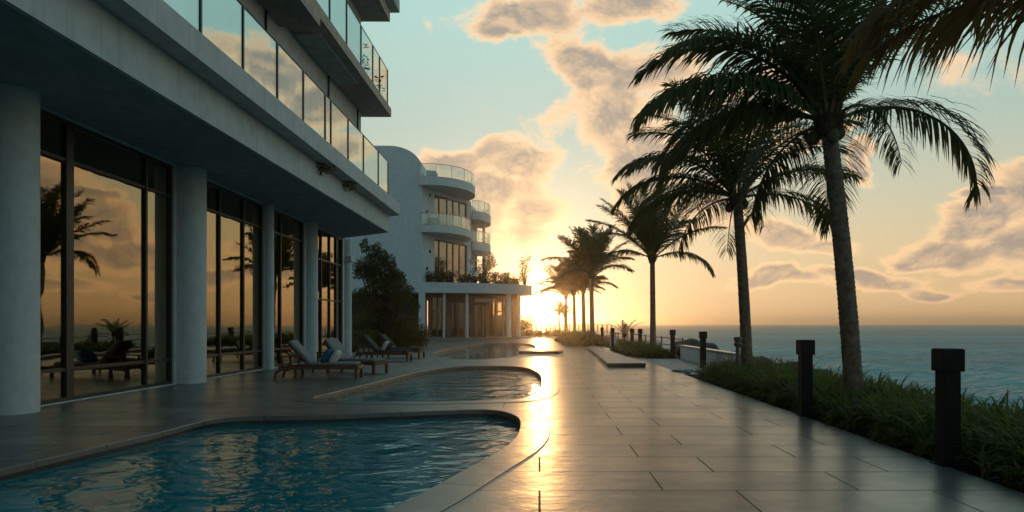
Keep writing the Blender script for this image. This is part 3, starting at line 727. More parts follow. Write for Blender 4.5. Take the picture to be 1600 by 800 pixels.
# ================================================================== VEGETATION
def blade(mb, p, az_, L, el0, bend, w, R):
    u = Vector((cos(az_), sin(az_), 0)); e = el0; pts = [Vector(p)]; seg = 4
    for i in range(seg):
        pts.append(pts[-1] + (u * cos(e) + Vector((0, 0, 1)) * sin(e)) * L / seg); e -= bend / seg
    sd = Vector((-u.y, u.x, 0)); ws = [w * .7, w, w * .85, w * .5, 0.002]
    vs = []
    for q, ww in zip(pts, ws): vs += [q - sd * ww / 2, q + sd * ww / 2]
    mb.add(vs, [(2 * i, 2 * i + 1, 2 * i + 3, 2 * i + 2) for i in range(seg)])
def inside(poly, x, y):
    c = False; n = len(poly)
    for i in range(n):
        x0, y0 = poly[i]; x1, y1 = poly[i - 1]
        if (y0 > y) != (y1 > y) and x < (x1 - x0) * (y - y0) / (y1 - y0) + x0: c = not c
    return c
def hedge(name, poly, h, step, nb, L, w, label, seed, edge=.25, mtl='hedge', group='clipped hedges beside the deck'):
    R = random.Random(seed); mb = MB()
    x0, x1 = min(p[0] for p in poly), max(p[0] for p in poly); y0, y1 = min(p[1] for p in poly), max(p[1] for p in poly)
    cx, cy = (x0 + x1) / 2, (y0 + y1) / 2
    y = y0
    while y < y1:
        x = x0
        while x < x1:
            px, py = x + R.uniform(-.5, .5) * step, y + R.uniform(-.5, .5) * step
            if inside(poly, px, py):
                # lower towards the rim so the hedge is rounded
                dmin = 9
                for i in range(len(poly)):
                    a, b = Vector(poly[i]), Vector(poly[i - 1]); ab = b - a; q = Vector((px, py)); u = max(0, min(1, (q - a).dot(ab) / ab.length_squared)); dmin = min(dmin, (a + ab * u - q).length)
                k = min(1, .25 + dmin / (edge * 2)) ; hh = h * k * R.uniform(.82, 1.08) * (1 + .08 * sin(px * 2.1 + py * 1.3))
                tw = R.uniform(.8, 1.25)
                for j in range(nb):
                    e = R.uniform(10, 80); l = (hh * .98 + L * .45) * R.uniform(.7, 1.1) * tw * (.75 + .25 * e / 88)
                    zz = hh * R.uniform(0, .35)
                    blade(mb, (px + R.gauss(0, .035), py + R.gauss(0, .035), zz - .02), R.uniform(0, 6.283), l * .85, radians(e), radians(R.uniform(40, 115)), w * R.uniform(.7, 1.3), R)
            x += step
        y += step
    return tag(mb.build(name, M[mtl], None, loc=(cx, cy, -.02)), label, 'hedge', group)
hedge('hedge', [(4.12, 2.6), (6.3, 2.6), (6.3, 19.0), (5.2, 19.4), (4.3, 18.9), (4.08, 18.0)], .58, .23, 46, .22, .034, 'long dark green hedge along the right edge of the deck with bollards in its front', 3)
hedge('hedge', [(3.75, 30.2), (4.2, 28.7), (5.5, 28.5), (5.5, 37), (3.75, 37)], .66, .29, 34, .27, .042, 'rounded hedge around the foot of the third palm, behind the grey stone slab', 4)
hedge('hedge', [(1.75, 44), (4.3, 43.6), (4.5, 60), (1.3, 60)], .75, .42, 34, .34, .06, 'low hedge with sunlit top right of the far deck, below the palm cluster', 5)
hedge('hedge', [(-3.2, 82), (6.0, 76), (6.2, 79), (-3.0, 86)], .85, .5, 26, .42, .09, 'far golden lit hedge closing the end of the deck below the sun', 6)

def leafcloud(mb, clumps, per, size, R):
    for cx, cy, cz, rx, ry, rz in clumps:
        for i in range(per):
            while True:
                a = Vector((R.uniform(-1, 1), R.uniform(-1, 1), R.uniform(-1, 1)))
                if .25 < a.length < 1: break
            p = Vector((cx + a.x * rx, cy + a.y * ry, cz + a.z * rz))
            d = (a * .6 + Vector((R.uniform(-1, 1), R.uniform(-1, 1), R.uniform(-.8, .6)))).normalized()
            s = d.cross(Vector((R.uniform(-1, 1), R.uniform(-1, 1), R.uniform(-1, 1)))).normalized()
            l = size * R.uniform(.6, 1.3); w = l * .42; up = d.cross(s) * l * .12
            mb.add([p, p + d * l * .5 + s * w * .5 + up, p + d * l, p + d * l * .5 - s * w * .5 + up], [(0, 1, 2, 3)])
def shrub(name, base, clumps, per, size, label, cat, seed, mtl='bush', group=None, stems=None):
    R = random.Random(seed); root = tag(empty(name, base), label, cat, group)
    mb = MB()
    for c in clumps:
        tip = Vector(c[:3]); b = Vector(base) + Vector((R.uniform(-.1, .1), R.uniform(-.1, .1), 0)); mid = b.lerp(tip, .5) + Vector((R.uniform(-.15, .15), R.uniform(-.15, .15), .1))
        mb.tube([b, mid, tip], [.05 * (size / .14), .035 * (size / .14), .012], 6)
    mb.build('stem', M['twig'], root)
    mb = MB(); leafcloud(mb, clumps, per, size, R); mb.build('foliage', M[mtl], root)
    return root
# big bush beyond the last column
R = random.Random(21); bx, by = -9.3, 42.0; cl = []
for i in range(100):
    z = 5.3 * R.random() ** 1.35 + .2; half = 1.9 * (1 - (z / 6.8) ** 1.4) + .2; lean = -.6 * (z / 5.5) + .65 * (1 - z / 5.5)
    cl.append((bx + lean + R.uniform(-half, half), by + R.uniform(-half, half) * .6, z, R.uniform(.35, .65), R.uniform(.35, .6), R.uniform(.28, .5)))
for x, z in ((-1.2, 6.1), (-.75, 5.7), (.1, 5.2), (.6, 4.6), (1.0, 4.1), (1.5, 3.3), (-.4, 5.9), (1.9, 2.4)):
    cl.append((bx + x, by + R.uniform(-.5, .5), z, .22, .22, .42))
shrub('large_bush', (bx, by, 0), cl, 210, .17, 'large dark leafy bush between the last hotel column and the white gable wall', 'bush', 22)
R = random.Random(5)
shrub('low_bush', (-9.5, 35.5, 0), [(-9.5 + R.uniform(-.9, .9), 35.5 + R.uniform(-.4, .4), R.uniform(.2, .9), .35, .35, .3) for _ in range(9)], 150, .13, 'low dark bush behind the farther loungers at the foot of the hotel wall', 'bush', 23)
# roof garden on the podium
spots = [(-10.1, 64.6), (-9.1, 64.9), (-8.1, 65.2), (-7.1, 65.6), (-6.0, 66.0), (-5.0, 66.6), (-4.1, 67.1), (-3.2, 67.8), (-2.3, 68.6)]
dl = ['against the white tower wall, leftmost', 'under the left end of the first balcony', 'below the lower tower windows', 'below the right end of the tower windows', 'under the rear rounded balconies', 'left of the round topped podium tree', 'at the foot of the round topped podium tree', 'between the two podium trees', 'at the sunlit right end of the podium']
for i, ((x, y), d) in enumerate(zip(spots, dl)):
    R = random.Random(40 + i); hgt = .75 + .25 * R.random() if i != 7 else .95
    shrub('roof_shrub', (x, y, 5.19), [(x + R.uniform(-.55, .55), y + R.uniform(-.2, .2), 5.19 + R.uniform(.15, hgt), .38, .3, .3) for _ in range(9)], 60, .2, 'low roof shrub on the podium edge ' + d, 'shrub', 60 + i, group='shrubs along the podium roof')
R = random.Random(9)
shrub('roof_tree', (-5.6, 69.5, 5.19), [(-5.5 + R.uniform(-1.05, 1.05), 69.5 + R.uniform(-.6, .6), R.uniform(6.4, 8.2), .5, .45, .4) for _ in range(13)], 90, .2, 'round topped small tree on the podium roof, backlit beside the rear balconies', 'tree', 31)
shrub('roof_tree', (-1.45, 70.2, 5.19), [(-1.45 + R.uniform(-.35, .35), 70.2 + R.uniform(-.3, .3), 5.6 + .3 * i, .42 - .02 * i, .35, .35) for i in range(9)], 70, .18, 'thin upright tree at the right end of the podium roof beside the sun', 'tree', 32)
R = random.Random(10)
shrub('far_bush', (-2.4, 90, 0), [(-2.4 + R.uniform(-1.2, 1.2), 90 + R.uniform(-.6, .6), R.uniform(.5, 2.4), .55, .5, .4) for _ in range(14)], 70, .26, 'bush in the sun glare just right of the podium', 'bush', 33)

# ------------------------------------------------------------------ palms
def frond_mesh(name, L, el0, droop, nleaf, leafL, hang, seed, w=.034, green=None):
    R = random.Random(seed); N = 22; pts = [Vector((0, 0, 0))]; els = []
    side = R.uniform(-.10, .10)
    for i in range(N):
        t_ = (i + .5) / N; e = radians(el0 - droop * t_ ** 1.35); els.append(e)
        pts.append(pts[-1] + Vector((cos(e), side * t_, sin(e))).normalized() * (L / N))
    st = MB(); st.tube(pts, [.035 * (1 - i / N) ** .8 * (L / 3.4) + .004 for i in range(N + 1)], 5)
    lf = MB()
    for i in range(nleaf):
        t_ = .10 + .90 * (i + R.uniform(-.3, .3)) / nleaf; t_ = min(max(t_, .08), .995)
        k = min(int(t_ * N), N - 1); p = pts[k].lerp(pts[k + 1], t_ * N - k)
        T = (pts[k + 1] - pts[k]).normalized(); Sd = Vector((-T.y, T.x, 0)).normalized() if abs(T.x) + abs(T.y) > .05 else Vector((0, 1, 0))
        Up = T.cross(Sd); Up = Up if Up.z > 0 else -Up
        prof = min(1, (t_ - .04) / .22) * (1 - .62 * max(0, (t_ - .45) / .55) ** 1.5)
        for sg in (-1, 1):
            if R.random() < .03: continue
            l = leafL * prof * R.uniform(.82, 1.12); sw = radians(18 + 34 * t_ + R.uniform(-9, 9))
            d = (Sd * sg * cos(sw) + T * sin(sw) + Up * R.uniform(.12, .38)).normalized()
            q = p.copy(); P4 = [q.copy()]; hg = hang * R.uniform(.6, 1.35)
            for s_ in range(4):
                q = q + d * l / 4; P4.append(q.copy()); d = (d + Vector((0, 0, -1)) * hg * .46).normalized()
            wv = (T - d * T.dot(d)); wv = wv.normalized() if wv.length > .05 else Up
            vs = []
            for c, ww in zip(P4, (.55, 1, .9, .6, .06)): vs += [c - wv * w * ww / 2, c + wv * w * ww / 2]
            lf.add(vs, [(2 * j, 2 * j + 1, 2 * j + 3, 2 * j + 2) for j in range(4)])
    return st, lf
_fm = {}
def frond_obj(key, args, parent, loc, azd, mtl, scale=1.0):
    """a frond = leaflets (part) with its stem (sub-part); meshes are shared between equal fronds"""
    if key not in _fm:
        st, lf = frond_mesh('frond', *args)
        o = lf.build('frond', mtl); s2 = st.build('stem', M['rachis'], None)
        _fm[key] = (o.data, s2.data); bpy.data.objects.remove(o); bpy.data.objects.remove(s2)
    o = bpy.data.objects.new('frond', _fm[key][0]); COL.objects.link(o); o.parent = parent
    o.location = loc; o.rotation_euler = (0, 0, radians(azd)); o.scale = (scale,) * 3
    s2 = bpy.data.objects.new('stem', _fm[key][1]); COL.objects.link(s2); s2.parent = o
    return o
def palm(x, y, h, top, r, fronds, label, seed, nleaf=64, w=.034, leafL=.75, group='coconut palms in a row beside the sea', nuts=0, rings=58, mt=None):
    R = random.Random(seed); root = tag(empty('palm_tree', (x, y, -.03)), label, 'palm', group)
    tx, ty = top; N = rings * 2; pts = []; rad = []
    for i in range(N + 1):
        u = i / N; b = (1 - (1 - u) ** 1.6)
        pts.append((x + tx * (.55 * u + .45 * u * u), y + ty * u, -.03 + h * u))
        base = r * (1.32 - .45 * min(1, u * 5) if u < .2 else .87 - .10 * u) if False else r * (1.0 - .18 * u + .30 * max(0, 1 - u * 9) ** 1.5)
        rad.append(base * (1.03 if i % 2 else .97) * R.uniform(.97, 1.03))
    mb = MB(); mb.tube(pts, rad, 16); mb.build('trunk', M['trunk'], root, smooth=True, ang=60)
    cx, cy, cz = pts[-1]
    mb = MB(); mb.blob((cx, cy, cz + .05), (r * 1.25, r * 1.25, r * 1.5), seed, .22, 3)
    for i in range(14):
        a = i * 2.4; e = R.uniform(.5, 1.2)
        mb.tube([(cx + cos(a) * r * .5, cy + sin(a) * r * .5, cz - r * .6), (cx + cos(a) * r * 1.15, cy + sin(a) * r * 1.15, cz + r * .5), (cx + cos(a) * r * (1.2 + e * .5), cy + sin(a) * r * (1.2 + e * .5), cz + r * (1.2 + e))], [r * .16, r * .30, r * .10], 6)
    mb.build('crown_base', M['fibre'], root, smooth=True)
    for i in range(nuts):
        a = i * 2.1 + .4; q = MB(); q.blob((cx + cos(a) * r * 1.5, cy + sin(a) * r * 1.5, cz - .02 - .07 * (i % 3)), (.10, .10, .13), i, .04, 2); q.build('coconut', M['coconut'], root, smooth=True)
    for i, f in enumerate(fronds):
        azd, e0, L, dr, hg = f[:5]; hg *= 1.35 if e0 < 45 else .95; mtl = M[f[5]] if len(f) > 5 else (mt or M['frond'])
        frond_obj((label, i), (L, e0, dr, nleaf, leafL, hg, seed * 100 + i, w), root, Vector((cx - x + cos(radians(azd)) * r * .5, cy - y + sin(radians(azd)) * r * .5, h + r * .9)), azd, mtl)
    return root
# azimuth (0 right, 90 away from the camera, 180 left, 270 towards it), start angle, length, droop, hang
F0 = [(168, 34, 2.1, 82, .75, 'frond_brown'), (193, 12, 1.6, 55, .75, 'frond_brown'), (150, 24, 2.0, 60, .7, 'frond_brown'), (215, 45, 2.6, 90, .8),
      (100, 70, 3.0, 80, .8), (60, 50, 3.0, 90, .8), (20, 50, 3.0, 90, .8), (330, 40, 3.0, 90, .8), (270, 60, 3.0, 90, .8), (30, 15, 3.0, 70, .9)]
F1 = [(180, 58, 3.45, 100, .75), (176, 42, 3.31, 95, .8), (196, 27, 3.40, 70, 1.3), (205, 50, 3.22, 85, 1.0), (160, 66, 3.22, 70, .55), (140, 76, 3.13, 50, .45), (100, 84, 3.40, 30, .4), (60, 78, 3.40, 50, .45),
      (30, 70, 3.50, 60, .5), (14, 72, 3.60, 62, .6), (345, 70, 3.40, 70, .7), (2, 24, 3.20, 118, .8), (25, 62, 3.40, 70, .6), (70, 2, 2.70, 88, .7), (110, 0, 2.50, 80, .7), (320, 66, 3.40, 70, .6), (280, 80, 3.30, 50, .5),
      (230, 72, 3.13, 70, .6), (170, 18, 2.94, 85, .9), (150, 30, 3.04, 90, .8), (40, 35, 3.20, 95, .8), (75, 55, 3.40, 80, .6), (125, 52, 3.13, 80, .6), (188, 76, 3.22, 55, .5), (355, 78, 3.50, 50, .5)]
F2 = [(182, 52, 3.3, 100, .8), (178, 34, 3.2, 90, .9), (186, 14, 2.9, 75, 1.0), (172, 68, 3.2, 80, .7), (150, 74, 3.2, 60, .5), (110, 82, 3.2, 40, .45), (60, 80, 3.2, 45, .45), (30, 68, 3.2, 60, .5),
      (10, 54, 3.2, 70, .6), (4, 36, 3.0, 60, .8), (358, 12, 2.9, 85, .8), (200, 44, 3.2, 85, .9), (225, 58, 3.2, 80, .8), (270, 66, 3.1, 75, .7), (320, 60, 3.2, 80, .7), (140, 30, 3.1, 85, .8),
      (100, 40, 3.1, 85, .8), (60, 30, 3.1, 90, .8), (80, 5, 2.6, 75, .8), (120, 5, 2.6, 75, .8), (195, 78, 3.2, 50, .5), (345, 76, 3.2, 50, .5)]
F3 = [(180, 64, 3.39, 32, .5), (172, 50, 3.29, 42, .6), (184, 26, 3.07, 95, .8), (160, 74, 3.39, 24, .4), (120, 84, 3.39, 18, .35), (70, 82, 3.39, 20, .35), (35, 76, 3.39, 24, .4), (8, 66, 3.39, 30, .45), (0, 44, 3.50, 48, .6),
      (358, 22, 2.97, 88, .8), (215, 72, 3.29, 30, .45), (280, 78, 3.18, 28, .45), (325, 68, 3.29, 34, .5), (100, 60, 3.29, 40, .5), (140, 48, 3.18, 55, .6), (50, 48, 3.18, 55, .6), (200, 58, 3.29, 38, .5), (350, 78, 3.39, 22, .4), (190, 80, 3.39, 20, .4), (250, 60, 3.07, 50, .5), (300, 50, 3.07, 55, .5)]
palm(5.0, 5.6, 3.88, (-.2, 0), .15, F0, 'nearest palm at the far right, only its brown hanging fronds reach into view', 1, nleaf=66, leafL=1.15, w=.03, rings=50)
palm(5.02, 11.2, 4.55, (-.38, .1), .15, F1, 'tallest palm in view, its thick trunk leaning left out of the near hedge', 2, nleaf=105, leafL=.95, w=.036, nuts=5)
palm(5.0, 16.9, 4.35, (-.22, .1), .14, F2, 'second palm in view, dark trunk between the nearest bollard heads and the sea', 3, nleaf=90, leafL=.9, w=.038, nuts=4)
palm(5.0, 31.0, 4.2, (-.03, 0), .135, F3, 'upright palm with a fan shaped crown standing in the rounded hedge', 4, nleaf=92, leafL=.78, w=.042)
def autof(n, L, seed):
    R = random.Random(seed); out = []
    for i in range(n):
        e = 87 - 62 * (i / n); out.append(((i * 137.5 + R.uniform(-12, 12)) % 360, e, L * R.uniform(.88, 1.08) * (1 if e > 15 else .85), (16 + 34 * (1 - e / 90) if e > 48 else 26 + 66 * (1 - e / 90)) + R.uniform(-8, 8), .48))
    return out
for x, y, h, L, seed, lab, mtl in ((4.2, 56, 5.2, 3.9, 11, 'right foremost palm of the golden cluster behind the low hedge', 'frond'),
                                   (4.3, 68, 4.6, 3.6, 12, 'palm of the golden cluster just left of its foremost one', 'frond_gold'),
                                   (4.1, 82, 4.9, 4.4, 13, 'palm in the middle of the golden cluster with a broad drooping crown', 'frond_gold'),
                                   (4.0, 104, 5.3, 5.4, 14, 'leftmost tall palm of the golden cluster beside the sun', 'frond_gold')):
    palm(x, y, h, (-.1, 0), .2, autof(24, L, seed), lab, seed, nleaf=60, leafL=1.2, w=.085, rings=30, mt=M[mtl])
for x, y, h, L, seed, lab in ((3.2, 112, 2.9, 2.2, 15, 'small bare palm far off, right under the sun'), (4.1, 113, 2.7, 1.8, 16, 'small bare palm far off with a tufted crown, nearer the palm cluster')):
    palm(x, y, h, (-.1, 0), .14, autof(9, L, seed), lab, seed, nleaf=22, leafL=.6, w=.09, rings=20, mt=M['frond_gold'], group='small far palms under the sun')
# young palm with a short trunk
palm(4.25, 35.2, .8, (0, 0), .075, [(180, 52, 1.15, 45, .5), (0, 54, 1.15, 45, .5), (160, 66, 1.0, 35, .4), (20, 66, 1.0, 35, .4), (100, 78, .8, 20, .3), (270, 72, .7, 40, .4), (190, 20, .8, 50, .5), (350, 18, .8, 50, .5)],
     'young palm with a short trunk and two raised fronds among the far posts', 17, nleaf=22, leafL=.22, w=.03, rings=12, group='young palm')

# ================================================================== BOLLARDS, POSTS, RAILS, WALLS
def bollard_proto():
    root = empty('bollard')
    b = MB(); b.box(-.083, .083, -.083, .083, .0, .93, bev=.006); b.build('post', M['bollard'], root)
    b = MB(); b.box(-.109, .109, -.109, .109, .93, 1.15, bev=.008); b.box(-.095, .095, -.095, .095, 1.15, 1.156); b.build('head', M['bollard'], root)
    b = MB(); b.box(-.12, .12, -.12, .12, -.03, .012, bev=.004); b.build('base_plate', M['bollard'], root)
    return root
proto = bollard_proto()
bl = [(4.06, 7.0, 'nearest dark square bollard light, in front of the hedge at the lower right'), (4.06, 10.75, 'second dark bollard light, left of the thick leaning palm trunk'),
      (5.25, 22.6, 'dark bollard behind the left end of the near hedge'), (5.52, 29.2, 'dark bollard at the right end of the rounded hedge'),
      (5.0, 35.0, 'dark post just right of the young palm, behind the rounded hedge'), (4.80, 36.5, 'dark post right beside the young palm trunk'),
      (4.3, 41.5, 'dark post left of the young palm'), (4.35, 49.0, 'farthest dark post at the right end of the low far hedge')]
for i, (x, y, lab) in enumerate(bl):
    o = proto if i == 0 else copy_tree(proto)
    o.location = (x, y, 0); tag(o, lab, 'bollard', 'dark bollard lights along the sea side')
gl_ = tag(empty('garden_lamp', (4.62, 16.4, -.03)), 'short grey lamp post with round cap in the hedge beside the second palm trunk', 'lamp')
b = MB(); b.tube([(4.62, 16.4, -.03), (4.62, 16.4, .85)], .05, 12); b.build('post', M['post_grey'], gl_, smooth=True)
b = MB(); b.tube([(4.62, 16.4, .85), (4.62, 16.4, .93), (4.62, 16.4, .97), (4.62, 16.4, 1.08), (4.62, 16.4, 1.10)], [.055, .10, .075, .105, .06], 14); b.build('lamp_head', M['post_grey'], gl_, smooth=True)
wall = tag(empty('sea_wall', (5.75, 25, -.03)), 'low white garden wall with a metal top rail behind the near hedge', 'wall')
b = MB(); b.box(5.66, 5.84, 20.5, 24.9, -.03, .47, bev=.01); b.box(5.66, 5.84, 24.96, 28.3, -.03, .50, bev=.01); b.build('panel', M['white'], wall)
b = MB(); b.box(5.62, 5.88, 20.5, 28.3, .505, .55, bev=.008); b.build('top_rail', M['steel'], wall)
fence = tag(empty('rail_fence', (5.9, 38, -.03)), 'thin metal rail fence beyond the rounded hedge, above the sea', 'fence')
b = MB()
for z in (.45, .75): b.tube([(5.9, 29, z), (5.75, 44, z), (5.3, 60, z)], .022, 6)
b.build('rail', M['post_grey'], fence)
for i in range(14):
    y = 29 + i * 2.3; x = 5.9 - max(0, y - 29) * .017
    b = MB(); b.box(x - .03, x + .03, y - .03, y + .03, -.03, .82); b.build('post', M['post_grey'], fence)
pil = tag(empty('stone_pillar', (4.5, 43, -.03)), 'short white stone pillar at the right end of the low far hedge', 'pillar')
b = MB(); b.box(4.33, 4.67, 42.83, 43.17, -.03, .66, bev=.01); b.build('shaft', M['white'], pil)
b = MB(); b.box(4.29, 4.71, 42.79, 43.21, .66, .72, bev=.01); b.build('cap', M['white'], pil)
# raised slabs on the deck
def slab(poly, h, lab, nm='stone_slab'):
    cx = sum(p[0] for p in poly) / len(poly); cy = sum(p[1] for p in poly) / len(poly)
    r = tag(empty(nm, (cx, cy, 0)), lab, 'slab')
    b = MB(); b.prism(poly, .004, h - .05); b.build('base', M['slab_edge'], r)
    b = MB(); b.prism([(cx + (x - cx) * 1.012, cy + (y - cy) * 1.004) for x, y in poly], h - .05, h); b.build('top', M['slab'], r)
slab([(2.2, 22.6), (3.42, 22.7), (3.38, 27), (3.25, 32), (3.2, 39), (2.62, 39), (2.45, 31)], .14, 'long low grey stone slab on the right of the deck in front of the rounded hedge')
slab([(-.95, 32.8), (.9, 33.0), (1.12, 33.9), (.7, 35.2), (-1.1, 37.5)], .13, 'low dark edged slab crossing the sunlit end of the far pool')
# pebbles and rocks
R = random.Random(3)
for i in range(13):
    x, y = 3.95 + R.uniform(0, .75), 20.3 + R.uniform(-.5, .6); s_ = R.uniform(.04, .085)
    b = MB(); b.blob((x, y, s_ * .45), (s_ * 1.3, s_, s_ * .6), i, .15, 2)
    tag(b.build('pebble', M['pebble'], None, smooth=True, loc=(x, y, 0)), 'pale pebble lying on the path at the left tip of the near hedge', 'pebble', 'pebbles at the tip of the near hedge')
rk = [(6.9, 31, .75, 'largest dark boulder beyond the white garden wall'), (6.6, 27.5, .45, 'boulder right behind the rail of the white garden wall'), (7.0, 25, .5, 'boulder showing between the two mid bollards'), (6.8, 22.5, .45, 'boulder by the sea, right of the bollard at the hedge end'), (7.1, 34.5, .6, 'dark boulder by the sea left of the fourth bollard'), (7.3, 20.0, .4, 'boulder low by the sea left of the second palm trunk')]
for i, (x, y, s_, lab) in enumerate(rk):
    b = MB(); b.blob((x, y, -.03 + s_ * .3), (s_ * 1.2, s_ * 1.5, s_ * .62), 70 + i, .22, 3); b.blob((x + .4, y - .7, -.03 + s_ * .1), (s_ * .7, s_ * .8, s_ * .4), 80 + i, .25, 3)
    tag(b.build('boulder', M['rock'], None, smooth=True, loc=(x, y, -.03)), lab, 'boulder', 'boulders on the shore')
sr = MB(); sr.blob((12.2, 32, -1.9), (1.5, .9, .45), 91, .25, 3)
tag(sr.build('sea_rock', M['rock'], None, smooth=True, loc=(12.2, 32, -2)), 'dark rock awash in the sea right of the second palm trunk', 'rock')
pier = tag(empty('jetty', (9, 300, -2)), 'long low jetty on the horizon left of the palm trunks', 'jetty')
b = MB(); b.box(-20, 30, 298, 302, .8, 1.2); b.build('jetty_deck', M['pier'], pier)
b = MB()
for i in range(26): b.box(-19.6 + i * 2, -19.0 + i * 2, 299, 301, -2.5, .8)
b.build('pile', M['pier'], pier)
b = MB(); b.box(-20, 30, 298.1, 298.2, 1.9, 1.97)
for i in range(26): b.box(-19.6 + i * 2, -19.5 + i * 2, 298.1, 298.2, 1.2, 1.9)
b.build('railing', M['pier'], pier)

# ================================================================== LOUNGERS
def rot(axis, a, at=(0, 0, 0)): return Matrix.Translation(at) @ Matrix.Rotation(a, 4, axis) @ Matrix.Translation(-Vector(at))
def lounger(cush, kind):
    r = empty('sun_lounger')
    f = MB()
    for s_ in (-1, 1): f.box(-1.0, 1.0, s_ * .33 - .025, s_ * .33 + .025, .24, .33, bev=.006)
    f.box(.95, 1.0, -.305, .305, .24, .33, bev=.006); f.box(-1.0, -.95, -.305, .305, .24, .33, bev=.006)
    for i in range(14): f.box(-.22 + i * .083, -.22 + i * .083 + .06, -.305, .305, .30, .322)
    f.build('frame', M['wood'], r)
    for s_ in (-1, 1):
        l = MB(); l.box(.90, .975, s_ * .33 - .04, s_ * .33 + .04, 0, .345, bev=.006); l.build('leg', M['wood'], r)
        l = MB(); l.box(-.62, -.55, s_ * .33 - .038, s_ * .33 + .038, 0, .24, bev=.006); l.build('leg', M['wood'], r)
        l = MB(); l.tube([(-.72, s_ * .36, .24), (-.92, s_ * .36, .25), (-1.06, s_ * .36, .17), (-1.10, s_ * .36, .0)], [.035, .035, .033, .03], 8); l.build('rear_leg', M['wood'], r, smooth=True)
        a = MB(); a.box(-.95, -.45, s_ * .36 - .032, s_ * .36 + .032, .56, .595, bev=.008); a.box(-.93, -.88, s_ * .36 - .025, s_ * .36 + .025, .33, .56); a.box(-.52, -.47, s_ * .36 - .025, s_ * .36 + .025, .33, .56)
        a.build('armrest', M['wood'], r)
    mt = rot('Y', radians(48), (-.28, 0, .34))
    b = MB()
    for s_ in (-1, 1): b.box(-1.02, -.28, s_ * .27 - .02, s_ * .27 + .02, .315, .345, mtx=mt)
    for i in range(8): b.box(-1.0 + i * .09, -1.0 + i * .09 + .06, -.25, .25, .32, .34, mtx=mt)
    b.build('backrest', M['wood'], r)
    c = MB(); c.box(-.26, .93, -.29, .29, .335, .415, bev=.03, seg=3); c.build('mattress', cush, r, smooth=True)
    c = MB(); c.box(-1.06, -.27, -.29, .29, .355, .45, bev=.035, seg=3, mtx=mt); c.build('back_cushion', cush, r, smooth=True)
    return r
def place(o, x, y, rz, lab):
    o.location = (x, y, .012 if False else 0); o.rotation_euler = (0, 0, radians(rz)); tag(o, lab, 'sun lounger', 'wooden sun loungers by the middle pool')
L1 = lounger(M['cushion'], 0); place(L1, -5.62, 18.2, 3, 'nearest wooden sun lounger with grey cushions and two pillows')
L2 = copy_tree(L1); place(L2, -5.4, 20.3, -20, 'second wooden sun lounger turned towards the pool, grey cushions and no pillow')
for ch in L1.children:
    if ch.name.startswith('mattress'): ch.data.materials[0] = M['cushion']
L3 = lounger(M['cushion_dark'], 1); place(L3, -5.85, 26.6, -3, 'third wooden sun lounger with dark cushions and two leaning pillows')
L4 = copy_tree(L3); place(L4, -5.75, 28.9, -8, 'farthest wooden sun lounger with dark cushions, behind the third one')
def pillow(x, y, z, sx, sz, th, rz, tilt, m, lab):
    b = MB(); bm = bmesh.new(); bmesh.ops.create_uvsphere(bm, u_segments=20, v_segments=12, radius=1)
    def sp(v, e): return math.copysign(abs(v) ** e, v)
    vs = [Vector((sp(v.co.x, .55) * sx / 2, sp(v.co.y, .55) * sz / 2, v.co.z * th / 2)) for v in bm.verts]; bm.verts.index_update()
    fs = [[v.index for v in f.verts] for f in bm.faces]; bm.free()
    b.add(vs, fs); o = b.build('pillow', m, None, smooth=True, ang=180)
    o.location = (x, y, z); o.rotation_euler = (radians(tilt[0]), radians(tilt[1]), radians(rz)); tag(o, lab, 'pillow'); return o
pillow(-5.48, 18.1, .565, .40, .44, .17, 3, (0, -62), M['cushion_blue'], 'dark blue pillow leaning on the nearest lounger')
pillow(-5.28, 18.2, .545, .40, .46, .18, 3, (0, -55), M['cushion_white'], 'off white pillow beside the blue one on the nearest lounger')
pillow(-5.82, 26.55, .57, .42, .42, .15, -3, (0, -60), M['cushion_white'], 'pale pillow on the third lounger')
pillow(-5.68, 26.7, .56, .40, .42, .15, -3, (0, -55), M['cushion_dark'], 'dark pillow on the third lounger, in front of the pale one')

# ================================================================== SMALL THINGS
# plants on the upper balcony, weeds on the fascia
def small_plant(x, y, z, h, n, lab, seed, pot=True, nm='balcony_plant', grp='plants on the upper hotel balcony'):
    R = random.Random(seed); r = tag(empty(nm, (x, y, z)), lab, 'plant', grp)
    if pot:
        b = MB(); b.tube([(x, y, z + .002), (x, y, z + .03), (x, y, z + .3), (x, y, z + .32)], [.10, .11, .16, .15], 14); b.build('pot', M['pot'], r, smooth=True)
    b = MB(); z0 = z + (.3 if pot else 0)
    leafcloud(b, [(x + R.uniform(-.2, .2), y + R.uniform(-.2, .2), z0 + R.uniform(.1, h), .18, .18, .18) for _ in range(n)], 34, .13, R); b.build('foliage', M['bush'], r)
small_plant(-6.35, 24.9, 10.1, .8, 8, 'taller green plant behind the upper balcony glass', 1)
small_plant(-6.38, 26.6, 10.1, .6, 7, 'smaller green plant near the end of the upper balcony', 2)
small_plant(-6.4, 27.7, 10.1, .4, 5, 'smallest plant at the very end of the upper balcony', 3)
small_plant(-6.02, 19.55, 5.60, .18, 5, 'green weed tuft growing from the concrete fascia, left one', 4, False, 'weed', 'weeds on the fascia')
small_plant(-6.02, 21.9, 5.62, .14, 4, 'green weed tuft growing from the concrete fascia, right one', 5, False, 'weed', 'weeds on the fascia')
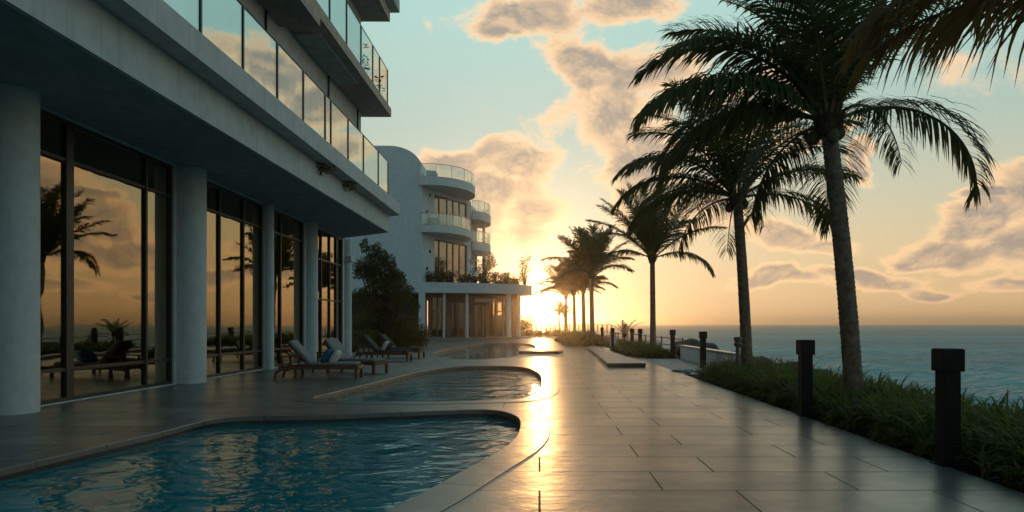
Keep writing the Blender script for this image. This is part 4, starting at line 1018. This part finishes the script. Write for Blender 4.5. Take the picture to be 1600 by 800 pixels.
# dining table and chairs inside the hotel, wall light
def dining_set(x, y):
    r = tag(empty('dining_table', (x, y, .012)), 'dark round dining table inside the hotel behind the first wide window' if y < 16 else 'dark round dining table inside the hotel behind the second window', 'table', 'dining tables inside the hotel')
    b = MB(); b.tube([(x, y, .72), (x, y, .76)], .5, 28); b.build('tabletop', M['wood'], r)
    b = MB(); b.tube([(x, y, .012), (x, y, .05), (x, y, .08), (x, y, .72)], [.28, .27, .05, .05], 14); b.build('pedestal', M['frame'], r, smooth=True)
    for k, (dx, dy, a) in enumerate(((.0, .75, 0), (.0, -.75, 180), (-.75, 0, 90))):
        c = tag(empty('dining_chair', (x + dx, y + dy, .012)), 'dark dining chair at the table inside the hotel, %s' % (['far side', 'near side', 'wall side'][k] + (' of the first table' if y < 16 else ' of the second table')), 'chair', 'dining chairs inside the hotel')
        X, Yc = x + dx, y + dy; m_ = Matrix.Translation((X, Yc, 0)) @ Matrix.Rotation(radians(a), 4, 'Z')
        q = MB(); q.box(-.21, .21, -.2, .2, .43, .47, bev=.01, mtx=m_); q.build('seat', M['wood'], c)
        q = MB(); q.box(-.21, .21, .17, .2, .5, .9, bev=.01, mtx=m_); q.build('backrest', M['wood'], c)
        for u in (-1, 1):
            for v in (-1, 1):
                q = MB(); q.box(u * .19 - .018, u * .19 + .018, v * .18 - .018, v * .18 + .018, .012, .47 if v < 0 else .6, mtx=m_); q.build('leg', M['wood'], c)
dining_set(-10.4, 14.2); dining_set(-10.4, 19.3)
wl = tag(empty('wall_light', (-14.79, 20.5, 1.7)), 'small glowing wall light inside the hotel beside the nearest column', 'lamp')
b = MB(); b.box(-14.80, -14.72, 20.42, 20.58, 1.55, 1.8, bev=.01); b.build('bracket', M['frame_bronze'], wl)
b = MB(); b.blob((-14.66, 20.5, 1.74), (.05, .05, .07), 1, 0, 3); b.build('bulb', M['lamp_glow'], wl, smooth=True)
# terrace furniture on the apartment building
def terrace_chair(x, y, z, a, lab):
    r = tag(empty('terrace_chair', (x, y, z)), lab, 'chair', 'chairs on the apartment balconies'); m_ = Matrix.Translation((x, y, z)) @ Matrix.Rotation(radians(a), 4, 'Z')
    q = MB(); q.box(-.45, .45, -.4, .4, .3, .48, bev=.03, mtx=m_); q.build('seat', M['teal'], r)
    q = MB(); q.box(-.45, .45, .28, .42, .48, .85, bev=.03, mtx=m_); q.build('backrest', M['teal'], r)
    for u in (-.4, .4):
        for v in (-.35, .35): q = MB(); q.box(u - .03, u + .03, v - .03, v + .03, .002, .3, mtx=m_); q.build('leg', M['steel'], r)
terrace_chair(-9.9, 64.9, 14.75, 20, 'teal cushioned chair on the roof terrace of the white building')
terrace_chair(-9.7, 64.9, 10.38, 20, 'teal cushioned chair on the first floor balcony of the white building')
